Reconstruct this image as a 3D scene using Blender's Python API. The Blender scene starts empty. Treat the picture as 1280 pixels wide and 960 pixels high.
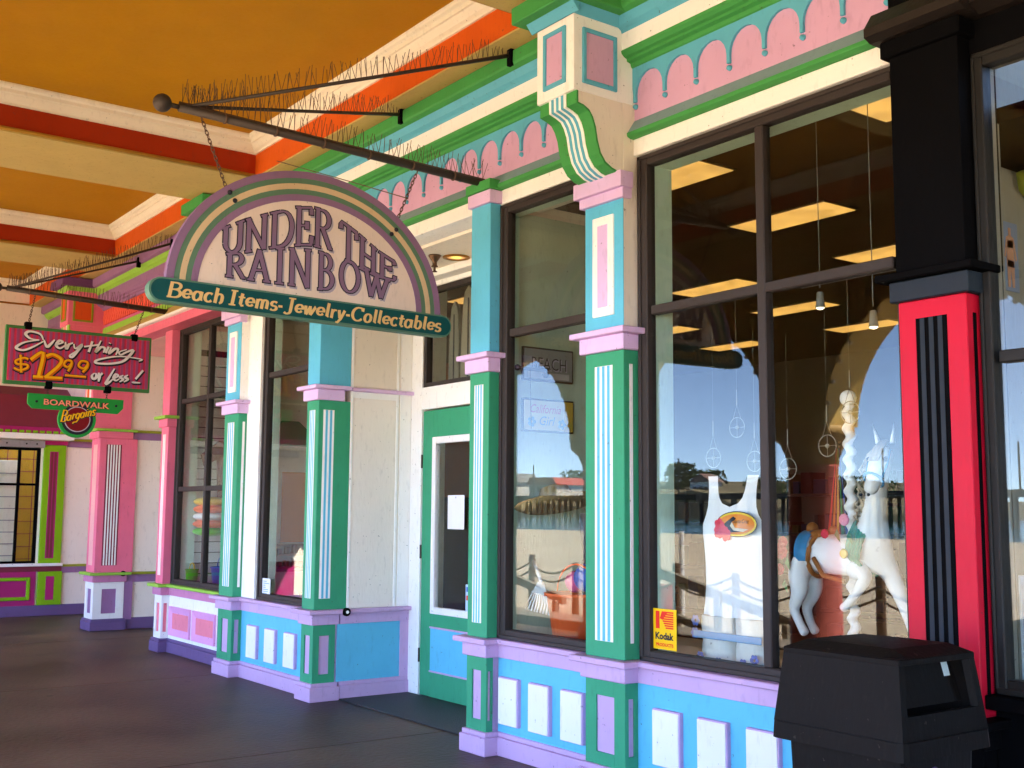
import bpy, bmesh, math, random
from mathutils import Vector, Matrix
random.seed(7)
R = math.radians
SC = bpy.context.scene
COL = SC.collection

# ------------------------------------------------------------------ camera
cam = bpy.data.cameras.new('camera'); cam.sensor_width = 36.0; cam.lens = 39.89
cam.clip_start = 0.05; cam.clip_end = 20000
cob = bpy.data.objects.new('camera', cam); COL.objects.link(cob)
yaw, pit, rol = R(36.192), R(6.464), R(0.408)
fw = Vector((-math.cos(yaw)*math.cos(pit), math.sin(yaw)*math.cos(pit), math.sin(pit)))
rt = fw.cross(Vector((0, 0, 1))).normalized(); up = rt.cross(fw)
r2 = rt*math.cos(rol) + up*math.sin(rol); u2 = -rt*math.sin(rol) + up*math.cos(rol)
M = Matrix((( r2.x, u2.x, -fw.x, 0.0), (r2.y, u2.y, -fw.y, -4.435), (r2.z, u2.z, -fw.z, 1.6), (0, 0, 0, 1)))
cob.matrix_world = M
SC.camera = cob

# ------------------------------------------------------------------ light
SUN_EL, SUN_AZ = R(56), R(48)                   # high over the beach, well round to the right
wd = bpy.data.worlds.new('World'); SC.world = wd; wd.use_nodes = True
wn = wd.node_tree
sky = wn.nodes.new('ShaderNodeTexSky'); sky.sky_type = 'NISHITA'; sky.sun_disc = False
sky.sun_elevation = SUN_EL; sky.sun_rotation = math.pi - SUN_AZ
sky.air_density = 1.0; sky.dust_density = 0.0; sky.ozone_density = 2.0; sky.altitude = 8000
wn.links.new(sky.outputs[0], wn.nodes['Background'].inputs[0])
wn.nodes['Background'].inputs[1].default_value = 0.15
sl = bpy.data.lights.new('sun', 'SUN'); sl.energy = 4.4; sl.angle = R(0.5); sl.color = (1, .965, .90)
so = bpy.data.objects.new('sun', sl); COL.objects.link(so)
sd = Vector((math.sin(SUN_AZ)*math.cos(SUN_EL), -math.cos(SUN_AZ)*math.cos(SUN_EL), math.sin(SUN_EL)))
so.rotation_euler = (-sd).to_track_quat('-Z', 'Y').to_euler(); so.location = (0, -30, 40)
SC.view_settings.view_transform = 'Standard'; SC.view_settings.look = 'None'
SC.view_settings.use_white_balance = True; SC.view_settings.white_balance_temperature = 7100; SC.view_settings.white_balance_tint = 12
SC.view_settings.gamma = 1.0; SC.view_settings.use_curve_mapping = False
SC.view_settings.exposure = 3.9
try:
    SC.cycles.max_bounces = 14; SC.cycles.diffuse_bounces = 6; SC.cycles.glossy_bounces = 5
    SC.cycles.transparent_max_bounces = 24; SC.cycles.use_denoising = True
    SC.cycles.caustics_reflective = False; SC.cycles.caustics_refractive = False
    SC.cycles.sample_clamp_indirect = 6.0
except Exception:
    pass

# ------------------------------------------------------------------ materials
def lin(c):
    return tuple(((x/255)/12.92 if x/255 <= .04045 else ((x/255+.055)/1.055)**2.4) for x in c)
MATS = {}
def nm(name):
    m = bpy.data.materials.new(name); m.use_nodes = True
    return m, m.node_tree.nodes, m.node_tree.links, m.node_tree.nodes['Principled BSDF']
def paint(name, rgb, rough=.5, var=.12, dirt=.34, bump=.16, scale=3.0, metal=0.0, spec=.14):
    """painted surface: slight tone drift, scattered grime, brush relief"""
    if name in MATS: return MATS[name]
    m, N, L, P = nm(name)
    tc = N.new('ShaderNodeTexCoord'); geo = N.new('ShaderNodeNewGeometry')
    n1 = N.new('ShaderNodeTexNoise'); n1.inputs['Scale'].default_value = scale; n1.inputs['Detail'].default_value = 6
    n2 = N.new('ShaderNodeTexNoise'); n2.inputs['Scale'].default_value = scale*9; n2.inputs['Detail'].default_value = 8
    mp = N.new('ShaderNodeMapping'); mp.inputs['Scale'].default_value = (1, 1, .35)
    L.new(geo.outputs['Position'], n1.inputs['Vector'])
    L.new(geo.outputs['Position'], mp.inputs['Vector']); L.new(mp.outputs[0], n2.inputs['Vector'])
    c = Vector(rgb)
    n4 = N.new('ShaderNodeTexNoise'); n4.inputs['Scale'].default_value = 38; n4.inputs['Detail'].default_value = 3; L.new(geo.outputs['Position'], n4.inputs['Vector'])
    r4 = N.new('ShaderNodeValToRGB'); r4.color_ramp.elements[0].position = .705; r4.color_ramp.elements[1].position = .735
    r4.color_ramp.elements[0].color = (0, 0, 0, 1); r4.color_ramp.elements[1].color = (min(1, dirt*2.2),)*3+(1,); L.new(n4.outputs['Fac'], r4.inputs[0])
    a = N.new('ShaderNodeMixRGB'); a.inputs[1].default_value = (*(c*(1-var)), 1); a.inputs[2].default_value = (*[min(.92, x) for x in c*(1+var)], 1)
    L.new(n1.outputs['Fac'], a.inputs[0])
    rp = N.new('ShaderNodeValToRGB'); rp.color_ramp.elements[0].position = .58; rp.color_ramp.elements[1].position = .8
    rp.color_ramp.elements[0].color = (0, 0, 0, 1); rp.color_ramp.elements[1].color = (dirt, dirt, dirt, 1)
    L.new(n2.outputs['Fac'], rp.inputs[0])
    b = N.new('ShaderNodeMixRGB'); b.inputs[2].default_value = (*(c*.45+Vector((.03, .024, .018))), 1)
    L.new(rp.outputs[0], b.inputs[0]); L.new(a.outputs[0], b.inputs[1])
    ch = N.new('ShaderNodeMixRGB'); ch.inputs[2].default_value = (*(c*.25+Vector((.05, .042, .034))), 1); L.new(r4.outputs[0], ch.inputs[0]); L.new(b.outputs[0], ch.inputs[1]); L.new(ch.outputs[0], P.inputs['Base Color'])
    P.inputs['Roughness'].default_value = rough; P.inputs['Metallic'].default_value = metal
    P.inputs['Specular IOR Level'].default_value = spec
    rr = N.new('ShaderNodeMapRange'); rr.inputs[3].default_value = rough-.08; rr.inputs[4].default_value = rough+.14
    L.new(n2.outputs['Fac'], rr.inputs[0]); L.new(rr.outputs[0], P.inputs['Roughness'])
    n3 = N.new('ShaderNodeTexNoise'); n3.inputs['Scale'].default_value = 60; n3.inputs['Detail'].default_value = 4
    mp3 = N.new('ShaderNodeMapping'); mp3.inputs['Scale'].default_value = (1, 1, .25)
    L.new(geo.outputs['Position'], mp3.inputs['Vector']); L.new(mp3.outputs[0], n3.inputs['Vector'])
    bp = N.new('ShaderNodeBump'); bp.inputs['Strength'].default_value = bump; bp.inputs['Distance'].default_value = .01
    L.new(n3.outputs['Fac'], bp.inputs['Height']); L.new(bp.outputs[0], P.inputs['Normal'])
    MATS[name] = m; return m
def flat(name, rgb, rough=.5, metal=0):
    return paint(name, rgb, rough, var=.05, dirt=.08, bump=.04, metal=metal)
def emit(name, rgb, st):
    if name in MATS: return MATS[name]
    m, N, L, P = nm(name)
    P.inputs['Base Color'].default_value = (.6, .6, .6, 1); P.inputs['Emission Color'].default_value = (*rgb, 1)
    P.inputs['Emission Strength'].default_value = st; MATS[name] = m; return m
def glass_mat():
    m, N, L, P = nm('window_glass'); N.remove(P)
    out = N['Material Output']
    geo = N.new('ShaderNodeNewGeometry'); dot = N.new('ShaderNodeVectorMath'); dot.operation = 'DOT_PRODUCT'
    L.new(geo.outputs['Incoming'], dot.inputs[0]); L.new(geo.outputs['Normal'], dot.inputs[1])
    ab = N.new('ShaderNodeMath'); ab.operation = 'ABSOLUTE'; L.new(dot.outputs['Value'], ab.inputs[0])
    su = N.new('ShaderNodeMath'); su.operation = 'SUBTRACT'; su.inputs[0].default_value = 1; L.new(ab.outputs[0], su.inputs[1])
    pw = N.new('ShaderNodeMath'); pw.operation = 'POWER'; pw.inputs[1].default_value = 5; L.new(su.outputs[0], pw.inputs[0])
    ml = N.new('ShaderNodeMath'); ml.operation = 'MULTIPLY_ADD'; ml.inputs[1].default_value = .96; ml.inputs[2].default_value = .038
    L.new(pw.outputs[0], ml.inputs[0])
    tr = N.new('ShaderNodeBsdfTransparent'); tr.inputs[0].default_value = (.93, .96, .94, 1)
    gl = N.new('ShaderNodeBsdfGlossy'); gl.inputs['Roughness'].default_value = 0.0
    # old plate glass is never quite flat
    nz = N.new('ShaderNodeTexNoise'); nz.inputs['Scale'].default_value = 1.1; nz.inputs['Detail'].default_value = 0
    L.new(geo.outputs['Position'], nz.inputs['Vector'])
    bp = N.new('ShaderNodeBump'); bp.inputs['Strength'].default_value = .02; bp.inputs['Distance'].default_value = .02
    L.new(nz.outputs['Fac'], bp.inputs['Height']); L.new(bp.outputs[0], gl.inputs['Normal'])
    mx = N.new('ShaderNodeMixShader'); L.new(ml.outputs[0], mx.inputs[0]); L.new(tr.outputs[0], mx.inputs[1]); L.new(gl.outputs[0], mx.inputs[2])
    L.new(mx.outputs[0], out.inputs['Surface']); return m
GLASS = glass_mat()

BLUE = paint('sky_blue_paint', (.10, .48, .66)); GREEN = paint('green_paint', (.032, .31, .155))
LEAFG = paint('cornice_green_paint', (.05, .30, .075))
LAV = paint('lavender_paint', (.57, .37, .57)); LAV_LIT = paint('lit_lavender_paint', (.68, .48, .74))  # second one is the same lavender, stronger warm light up high painted in
WHITE = paint('white_paint', (.82, .80, .77), var=.06); CREAM = paint('cream_paint', (.88, .88, .83), var=.05)
BEIGE = paint('beige_paint', (.78, .72, .61), var=.06); IVORY = paint('ivory_wall_paint', (.82, .76, .66), var=.05)
PINKF = paint('frieze_pink_paint', (.60, .36, .53)); GREYB = paint('grey_blue_paint', (.20, .33, .35))
MAUVE = paint('mauve_paint', (.30, .15, .30)); CBLUE = paint('cornice_blue_paint', (.10, .42, .56))
PINK = paint('pink_paint', (.80, .17, .27)); ROSE = paint('rose_paint', (.56, .11, .24)); LIME = paint('lime_paint', (.28, .54, .07))
CORAL = paint('coral_paint', (.82, .12, .08)); PURP = paint('purple_base_paint', (.15, .09, .21)); PPAN = paint('salmon_panel_paint', (.85, .22, .28))
ORCHID = paint('orchid_paint', (.78, .34, .60)); LIME2 = paint('bright_lime_paint', (.20, .44, .01)); MAG = paint('magenta_paint', (.40, .02, .14))
MARO = paint('maroon_paint', (.20, .03, .05))
BRONZE = paint('bronze_window_frame', (.042, .034, .031), rough=.45, var=.15, dirt=.2)
OCHRE = paint('ochre_ceiling_paint', (.45, .205, .004), rough=.6, dirt=.1); REDO = paint('red_orange_paint', (.64, .10, .010), rough=.55); REDO_SHADE = paint('shaded_red_beam_paint', (.36, .032, .006), rough=.6)  # cross beams: the red-orange paint again, shade of their side faces mixed into the colour
TAN = paint('tan_beam_paint', (.52, .38, .13), rough=.6); CROWN = paint('crown_cream_paint', (.85, .78, .62), rough=.5)
GOLDT = paint('ochre_bead_paint', (.42, .22, .03))
BLACK = paint('black_paint', (.0035, .0035, .004), rough=.6, spec=.012, dirt=.01); RED = paint('red_paint', (.56, .008, .03), rough=.35)
NAVY = paint('blue_black_paint', (.008, .015, .024), rough=.5, spec=.25, dirt=.03)
STEEL = paint('weathered_steel', (.075, .06, .05), rough=.55, dirt=.6, scale=8, metal=.5)
WIRE = paint('rusty_wire', (.12, .075, .05), rough=.6, metal=.3)

# ------------------------------------------------------------------ mesh builder
class MB:
    def __init__(s): s.v = []; s.f = []
    def add(s, V, F):
        n = len(s.v); s.v += [tuple(p) for p in V]; s.f += [tuple(i+n for i in f) for f in F]; return s
    def box(s, x0, x1, y0, y1, z0, z1, c=0.0):
        if c <= 0:
            V = [(x, y, z) for z in (z0, z1) for y in (y0, y1) for x in (x0, x1)]
            return s.add(V, [(0, 2, 3, 1), (4, 5, 7, 6), (0, 1, 5, 4), (2, 6, 7, 3), (0, 4, 6, 2), (1, 3, 7, 5)])
        c = min(c, (x1-x0)*.45, (y1-y0)*.45, (z1-z0)*.45)
        bm = bmesh.new(); bmesh.ops.create_cube(bm, size=1)
        for v in bm.verts:
            v.co = Vector((x0+(v.co.x+.5)*(x1-x0), y0+(v.co.y+.5)*(y1-y0), z0+(v.co.z+.5)*(z1-z0)))
        bmesh.ops.bevel(bm, geom=list(bm.edges), offset=c, segments=1, affect='EDGES', profile=.5)
        bm.verts.ensure_lookup_table()
        V = [v.co[:] for v in bm.verts]; F = [[v.index for v in f.verts] for f in bm.faces]; bm.free()
        return s.add(V, F)
    def prism(s, prof, axis, a, b):
        """closed 2D profile swept along an axis; profile gives the other two coordinates in xyz order"""
        ar = sum(prof[i][0]*prof[(i+1) % len(prof)][1]-prof[(i+1) % len(prof)][0]*prof[i][1] for i in range(len(prof)))
        if (ar < 0) != (axis == 'Y'): prof = prof[::-1]
        def P(t, p): return {'X': (t, p[0], p[1]), 'Y': (p[0], t, p[1]), 'Z': (p[0], p[1], t)}[axis]
        n = len(prof); V = [P(a, p) for p in prof]+[P(b, p) for p in prof]
        F = [(i, (i+1) % n, n+(i+1) % n, n+i) for i in range(n)]+[tuple(range(n))[::-1], tuple(range(n, 2*n))]
        return s.add(V, F)
    def tube(s, pts, r, n=8, cap=True, r1=None):
        pts = [Vector(p) for p in pts]; V = []; F = []; k = len(pts)
        for i, p in enumerate(pts):
            d = (pts[min(i+1, k-1)]-pts[max(i-1, 0)]).normalized()
            a = d.cross(Vector((0, 0, 1)) if abs(d.z) < .9 else Vector((1, 0, 0))).normalized(); b = d.cross(a)
            rr = r if r1 is None else r+(r1-r)*i/(k-1)
            V += [p+a*rr*math.cos(2*math.pi*j/n)+b*rr*math.sin(2*math.pi*j/n) for j in range(n)]
        for i in range(k-1):
            F += [(i*n+j, i*n+(j+1) % n, (i+1)*n+(j+1) % n, (i+1)*n+j) for j in range(n)]
        if cap: F += [tuple(range(n))[::-1], tuple(range((k-1)*n, k*n))]
        return s.add(V, F)
    def ball(s, c, r, nu=12, nv=8, sc=(1, 1, 1)):
        V = [(c[0], c[1], c[2]-r*sc[2])]; F = []
        for i in range(1, nv):
            t = -math.pi/2+math.pi*i/nv
            V += [(c[0]+r*sc[0]*math.cos(t)*math.cos(2*math.pi*j/nu), c[1]+r*sc[1]*math.cos(t)*math.sin(2*math.pi*j/nu), c[2]+r*sc[2]*math.sin(t)) for j in range(nu)]
        V.append((c[0], c[1], c[2]+r*sc[2])); e = len(V)-1
        for j in range(nu):
            F.append((0, 1+(j+1) % nu, 1+j)); F.append((e, e-nu+j, e-nu+(j+1) % nu))
        for i in range(nv-2):
            F += [(1+i*nu+j, 1+i*nu+(j+1) % nu, 1+(i+1)*nu+(j+1) % nu, 1+(i+1)*nu+j) for j in range(nu)]
        return s.add(V, F)
    def lathe(s, prof, c, n=20, axis='Z'):
        V = []; F = []
        for r, h in prof:
            for j in range(n):
                a = 2*math.pi*j/n; x, y = r*math.cos(a), r*math.sin(a)
                V.append((c[0]+x, c[1]+y, c[2]+h) if axis == 'Z' else ((c[0]+x, c[1]+h, c[2]+y) if axis == 'Y' else (c[0]+h, c[1]+x, c[2]+y)))
        for i in range(len(prof)-1):
            F += [(i*n+j, i*n+(j+1) % n, (i+1)*n+(j+1) % n, (i+1)*n+j) for j in range(n)]
        F += [tuple(range(n))[::-1], tuple(range((len(prof)-1)*n, len(prof)*n))]
        return s.add(V, F)
    def grid(s, rows):
        n = len(rows[0]); V = [p for r in rows for p in r]
        return s.add(V, [(i*n+j, i*n+j+1, (i+1)*n+j+1, (i+1)*n+j) for i in range(len(rows)-1) for j in range(n-1)])
    def build(s, name, mat, parent=None, smooth=False):
        me = bpy.data.meshes.new(name); o = Vector((0, 0, 0))
        if parent is not None: o = origin(parent)
        me.from_pydata([tuple(Vector(p)-o) for p in s.v], [], s.f); me.materials.append(mat)
        bm = bmesh.new(); bm.from_mesh(me); bmesh.ops.recalc_face_normals(bm, faces=bm.faces); bm.to_mesh(me); bm.free()
        if smooth:
            for p in me.polygons: p.use_smooth = True
        ob = bpy.data.objects.new(name, me); COL.objects.link(ob)
        if parent is not None: ob.parent = parent
        return ob
def origin(o):
    v = Vector((0, 0, 0))
    while o is not None: v += Vector(o.location); o = o.parent
    return v
def bx(name, mat, parent, x0, x1, y0, y1, z0, z1, c=.004): return MB().box(x0, x1, y0, y1, z0, z1, c).build(name, mat, parent)
def tag(o, label=None, cat=None, group=None, kind=None):
    if label: o['label'] = label
    if cat: o['category'] = cat
    if group: o['group'] = group
    if kind: o['kind'] = kind
    return o
def thing(name, loc, label=None, cat=None, group=None, kind=None):
    o = bpy.data.objects.new(name, None); COL.objects.link(o); o.location = loc; o.empty_display_size = .1
    return tag(o, label, cat, group, kind)
def solo(mb, name, mat, loc, label=None, cat=None, group=None, kind=None, smooth=False):
    """a thing that is one mesh, its origin at its base"""
    o = mb.build(name, mat, None, smooth)
    for v in o.data.vertices: v.co -= Vector(loc)
    o.location = loc; return tag(o, label, cat, group, kind)
def copy_part(o, parent, off):
    c = o.copy(); COL.objects.link(c); c.parent = parent; c.location = Vector(o.location)+Vector(off); return c
def copy_tree(o, off, parent=None):
    c = o.copy(); COL.objects.link(c); c.location = Vector(o.location)+Vector(off)
    for ch in list(o.children):
        d = ch.copy(); COL.objects.link(d); d.parent = c
        for g in list(ch.children):
            e = g.copy(); COL.objects.link(e); e.parent = d
    if parent: c.parent = parent
    return c

# strokes: a pen drawn along polylines, broad on the downstrokes if thin < thick
def smooth_line(p, k=5):
    if len(p) < 3: return p
    o = []; q = [p[0]]+list(p)+[p[-1]]
    for i in range(1, len(q)-2):
        for t in range(k):
            t /= k; a, b, c, d = q[i-1], q[i], q[i+1], q[i+2]
            o.append(tuple(.5*((2*b[j])+(-a[j]+c[j])*t+(2*a[j]-5*b[j]+4*c[j]-d[j])*t*t+(-a[j]+3*b[j]-3*c[j]+d[j])*t**3) for j in (0, 1)))
    o.append(p[-1]); return o
def stroke(mb, pts, thick, thin, place, depth, grow=0.0, taper=False):
    n = len(pts); L_ = []; R_ = []
    for i, p in enumerate(pts):
        a, b = pts[max(i-1, 0)], pts[min(i+1, n-1)]; dx, dy = b[0]-a[0], b[1]-a[1]; l = math.hypot(dx, dy) or 1
        dx /= l; dy /= l; w = (thin+(thick-thin)*abs(dy)**1.3)/2
        if taper: w *= .35+.65*math.sin(math.pi*min(max((i+.35)/(n-.3), .06), .94))
        w += grow; e = grow if i in (0, n-1) else 0; s_ = -1 if i == 0 else 1
        x, y = p[0]+dx*e*s_, p[1]+dy*e*s_
        L_.append((x-dy*w, y+dx*w)); R_.append((x+dy*w, y-dx*w))
    V = [place(*q, depth) for q in L_]+[place(*q, depth) for q in R_]
    mb.add(V, [(i, i+1, n+i+1, n+i) for i in range(n-1)])
def arc(cx, cy, rx, ry, a0, a1, n=9):
    return [(cx+rx*math.cos(R(a0+(a1-a0)*i/n)), cy+ry*math.sin(R(a0+(a1-a0)*i/n))) for i in range(n+1)]
def lerp_curve(c, x):
    for (a, b), (d, e) in zip(c, c[1:]):
        if x <= d: return b+(e-b)*(x-a)/(d-a)
    return c[-1][1]
DG = None
def text_mesh(body, size, parent, name, mat, place, depth, bold=0.0, shear=0.0, width=None, align='LEFT'):
    """flat lettering from the built-in font laid on a plane by place(a, b, depth)"""
    cu = bpy.data.curves.new(name, 'FONT'); cu.body = body; cu.size = size; cu.offset = bold; cu.shear = shear; cu.resolution_u = 3
    t = bpy.data.objects.new(name, cu); COL.objects.link(t)
    dg = bpy.context.evaluated_depsgraph_get(); dg.update()
    me = bpy.data.meshes.new_from_object(t.evaluated_get(dg)); V = [v.co[:] for v in me.vertices]; F = [list(p.vertices) for p in me.polygons]
    bpy.data.objects.remove(t); bpy.data.curves.remove(cu); bpy.data.meshes.remove(me)
    x0, x1 = min(v[0] for v in V), max(v[0] for v in V); k = (width/(x1-x0)) if width else 1
    off = {'LEFT': -x0, 'CENTER': -(x0+x1)/2}[align]
    mb = MB(); mb.add([place((v[0]+off)*k, v[1], depth) for v in V], F)
    return mb.build(name, mat, parent)

# ------------------------------------------------------------------ ground
def ground_mat(name, c1, c2, scale, rough, bump, spots=0.0, stretch=(1, 1, 1)):
    m, N, L, P = nm(name); geo = N.new('ShaderNodeNewGeometry')
    mp = N.new('ShaderNodeMapping'); mp.inputs['Scale'].default_value = stretch; L.new(geo.outputs['Position'], mp.inputs['Vector'])
    a = N.new('ShaderNodeTexNoise'); a.inputs['Scale'].default_value = scale; a.inputs['Detail'].default_value = 9; a.inputs['Roughness'].default_value = .62
    b = N.new('ShaderNodeTexNoise'); b.inputs['Scale'].default_value = scale*40; b.inputs['Detail'].default_value = 5
    L.new(mp.outputs[0], a.inputs['Vector']); L.new(mp.outputs[0], b.inputs['Vector'])
    rp = N.new('ShaderNodeValToRGB'); rp.color_ramp.elements[0].position = .33; rp.color_ramp.elements[1].position = .66
    rp.color_ramp.elements[0].color = (*c1, 1); rp.color_ramp.elements[1].color = (*c2, 1); L.new(a.outputs['Fac'], rp.inputs[0])
    mx = N.new('ShaderNodeMixRGB'); mx.blend_type = 'MULTIPLY'; mx.inputs[0].default_value = .45; L.new(rp.outputs[0], mx.inputs[1]); L.new(b.outputs['Color'], mx.inputs[2])
    last = mx.outputs[0]
    if spots:
        v = N.new('ShaderNodeTexVoronoi'); v.inputs['Scale'].default_value = 1.7; L.new(geo.outputs['Position'], v.inputs['Vector'])
        r2_ = N.new('ShaderNodeValToRGB'); r2_.color_ramp.elements[0].position = .045; r2_.color_ramp.elements[1].position = .065
        r2_.color_ramp.elements[0].color = (.25, .25, .25, 1); r2_.color_ramp.elements[1].color = (1, 1, 1, 1); L.new(v.outputs['Distance'], r2_.inputs[0])
        m2 = N.new('ShaderNodeMixRGB'); m2.blend_type = 'MULTIPLY'; m2.inputs[0].default_value = spots; L.new(last, m2.inputs[1]); L.new(r2_.outputs[0], m2.inputs[2]); last = m2.outputs[0]
    L.new(last, P.inputs['Base Color']); P.inputs['Roughness'].default_value = rough
    P.inputs['Specular IOR Level'].default_value = .22
    rr = N.new('ShaderNodeMapRange'); rr.inputs[3].default_value = rough-.15; rr.inputs[4].default_value = rough+.12; L.new(a.outputs['Fac'], rr.inputs[0]); L.new(rr.outputs[0], P.inputs['Roughness'])
    bp = N.new('ShaderNodeBump'); bp.inputs['Strength'].default_value = bump; bp.inputs['Distance'].default_value = .02; L.new(b.outputs['Fac'], bp.inputs['Height']); L.new(bp.outputs[0], P.inputs['Normal'])
    return m
CONC = ground_mat('stained_concrete', (.026, .0155, .009), (.165, .114, .072), .62, .5, .3, .9)
SLATE = ground_mat('rubber_mat', (.035, .036, .036), (.075, .077, .076), 2.2, .6, .5)
SAND = ground_mat('beach_sand', (.44, .36, .26), (.58, .48, .36), .25, .9, .8)
SEA = ground_mat('sea_water', (.02, .09, .13), (.03, .14, .18), .02, .15, .6, 0, (1, .2, 1))
PLANK = ground_mat('grey_deck_wood', (.20, .165, .13), (.32, .27, .21), 1.6, .8, .4, 0, (.2, 2, 1))

floor = thing('arcade_floor', (-6, -2, 0), kind='structure')
for i, (a, b) in enumerate(zip([-20, -14.6, -10.9, -7.2, -3.5, .2, 3.9, 9, 16], [-14.6, -10.9, -7.2, -3.5, .2, 3.9, 9, 16, 24])):
    bx('floor_slab', CONC, floor, a+.005, b-.005, -5.35, 1.2, -.2, 0, .003)
bx('floor_joint', BLACK, floor, -20, 24, -5.35, 1.2, -.2, -.012, 0)
m = MB(); m.box(-20, 24, -5.62, -5.36, -.35, .13, .012); solo(m, 'arcade_kerb', PLANK, (-6, -5.5, -.35), kind='structure')
m = MB(); m.box(-60, 40, -7.2, -5.63, -.5, -.03, .01); solo(m, 'boardwalk', PLANK, (-6, -6, -.5), kind='structure')
m = MB(); m.grid([[(-900, -85, -.56), (900, -85, -.56)], [(-900, 200, -.5), (900, 200, -.5)]]); solo(m, 'beach', SAND, (0, -40, -.56), kind='structure')
m = MB(); m.grid([[(-9000, -9000, -.62), (9000, -9000, -.62)], [(-9000, 9000, -.62), (9000, 9000, -.62)]]); solo(m, 'sea', SEA, (0, -200, -.62), kind='structure')

# ------------------------------------------------------------------ arcade ceiling: coffers between cross beams
ceil = thing('arcade_ceiling', (-6, -2, 4.7), kind='structure')
SOF = 4.70; CZ = 5.075; Y0, Y1 = -4.42, -.27
beams = [(-19.6, -18.3), (-15.1, -14.05), (-10.88, -9.8), (-5.49, -4.55), (.1, 1.1), (6.2, 7.2), (12.4, 13.4), (18.6, 19.6), (23.5, 24.2)]
bx('roof_slab', OCHRE, ceil, -20, 24.2, -5.3, .6, 5.4, 5.9, 0)
def beam_x(x0, x1):
    bx('cross_beam', REDO_SHADE, ceil, x0, x1, Y0, Y1, SOF+.012, 5.4, 0)
    bx('beam_soffit', TAN, ceil, x0+.004, x1-.004, Y0-.3, Y1+.19, SOF-.002, SOF+.014, .003)
    for x, s in ((x0, -1), (x1, 1)):
        MB().tube([(x+s*.008, Y0, SOF+.022), (x+s*.008, Y1, SOF+.022)], .017, 8).build('bead_trim', GOLDT, ceil, True)
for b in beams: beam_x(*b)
def beam_y(x0, x1, ya, yb):
    bx('long_beam', REDO, ceil, x0, x1, ya, yb, SOF+.016, 5.4, 0)
    bx('long_soffit', TAN, ceil, x0, x1, ya+.004, yb-.004, SOF+.002, SOF+.018, 0)
CRP = [(0, 4.925), (.018, 4.925), (.022, 4.94), (.045, 4.955), (.068, 4.985), (.076, 5.0), (.09, 5.004), (.094, 5.032), (.118, 5.043), (.126, 5.06), (.126, CZ), (0, CZ)]
for (a0, a1), (b0, b1) in zip(beams, beams[1:]):
    xa, xb = a1, b0
    beam_y(xa-.002, xb+.002, Y1, .10); beam_y(xa-.002, xb+.002, -4.75, Y0)
    bx('coffer_panel', OCHRE, ceil, xa, xb, Y0, Y1, CZ, CZ+.05, 0)
    # crown moulding, mitred round the coffer
    m = MB(); n = len(CRP); V = []
    for (o, z) in CRP: V += [(xa+o, Y1-o, z), (xb-o, Y1-o, z), (xb-o, Y0+o, z), (xa+o, Y0+o, z)]
    F = []
    for i in range(n-1):
        for j in range(4): F.append((i*4+j, i*4+(j+1) % 4, (i+1)*4+(j+1) % 4, (i+1)*4+j))
    m.add(V, F); m.build('crown_moulding', CROWN, ceil)

# ------------------------------------------------------------------ the gift shop front
ZP, Z2, Z1, ZB, ZL, ZS, ZN, ZC0, ZC, ZT = .151, .211, .511, .636, .727, .763, 2.561, 2.655, 2.69, 3.745
W = .10
shop = thing('shopfront', (-7, 0, 0), 'pastel blue, green and lavender gift shop front with white bulkhead panels and glass door', 'shopfront')

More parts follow.
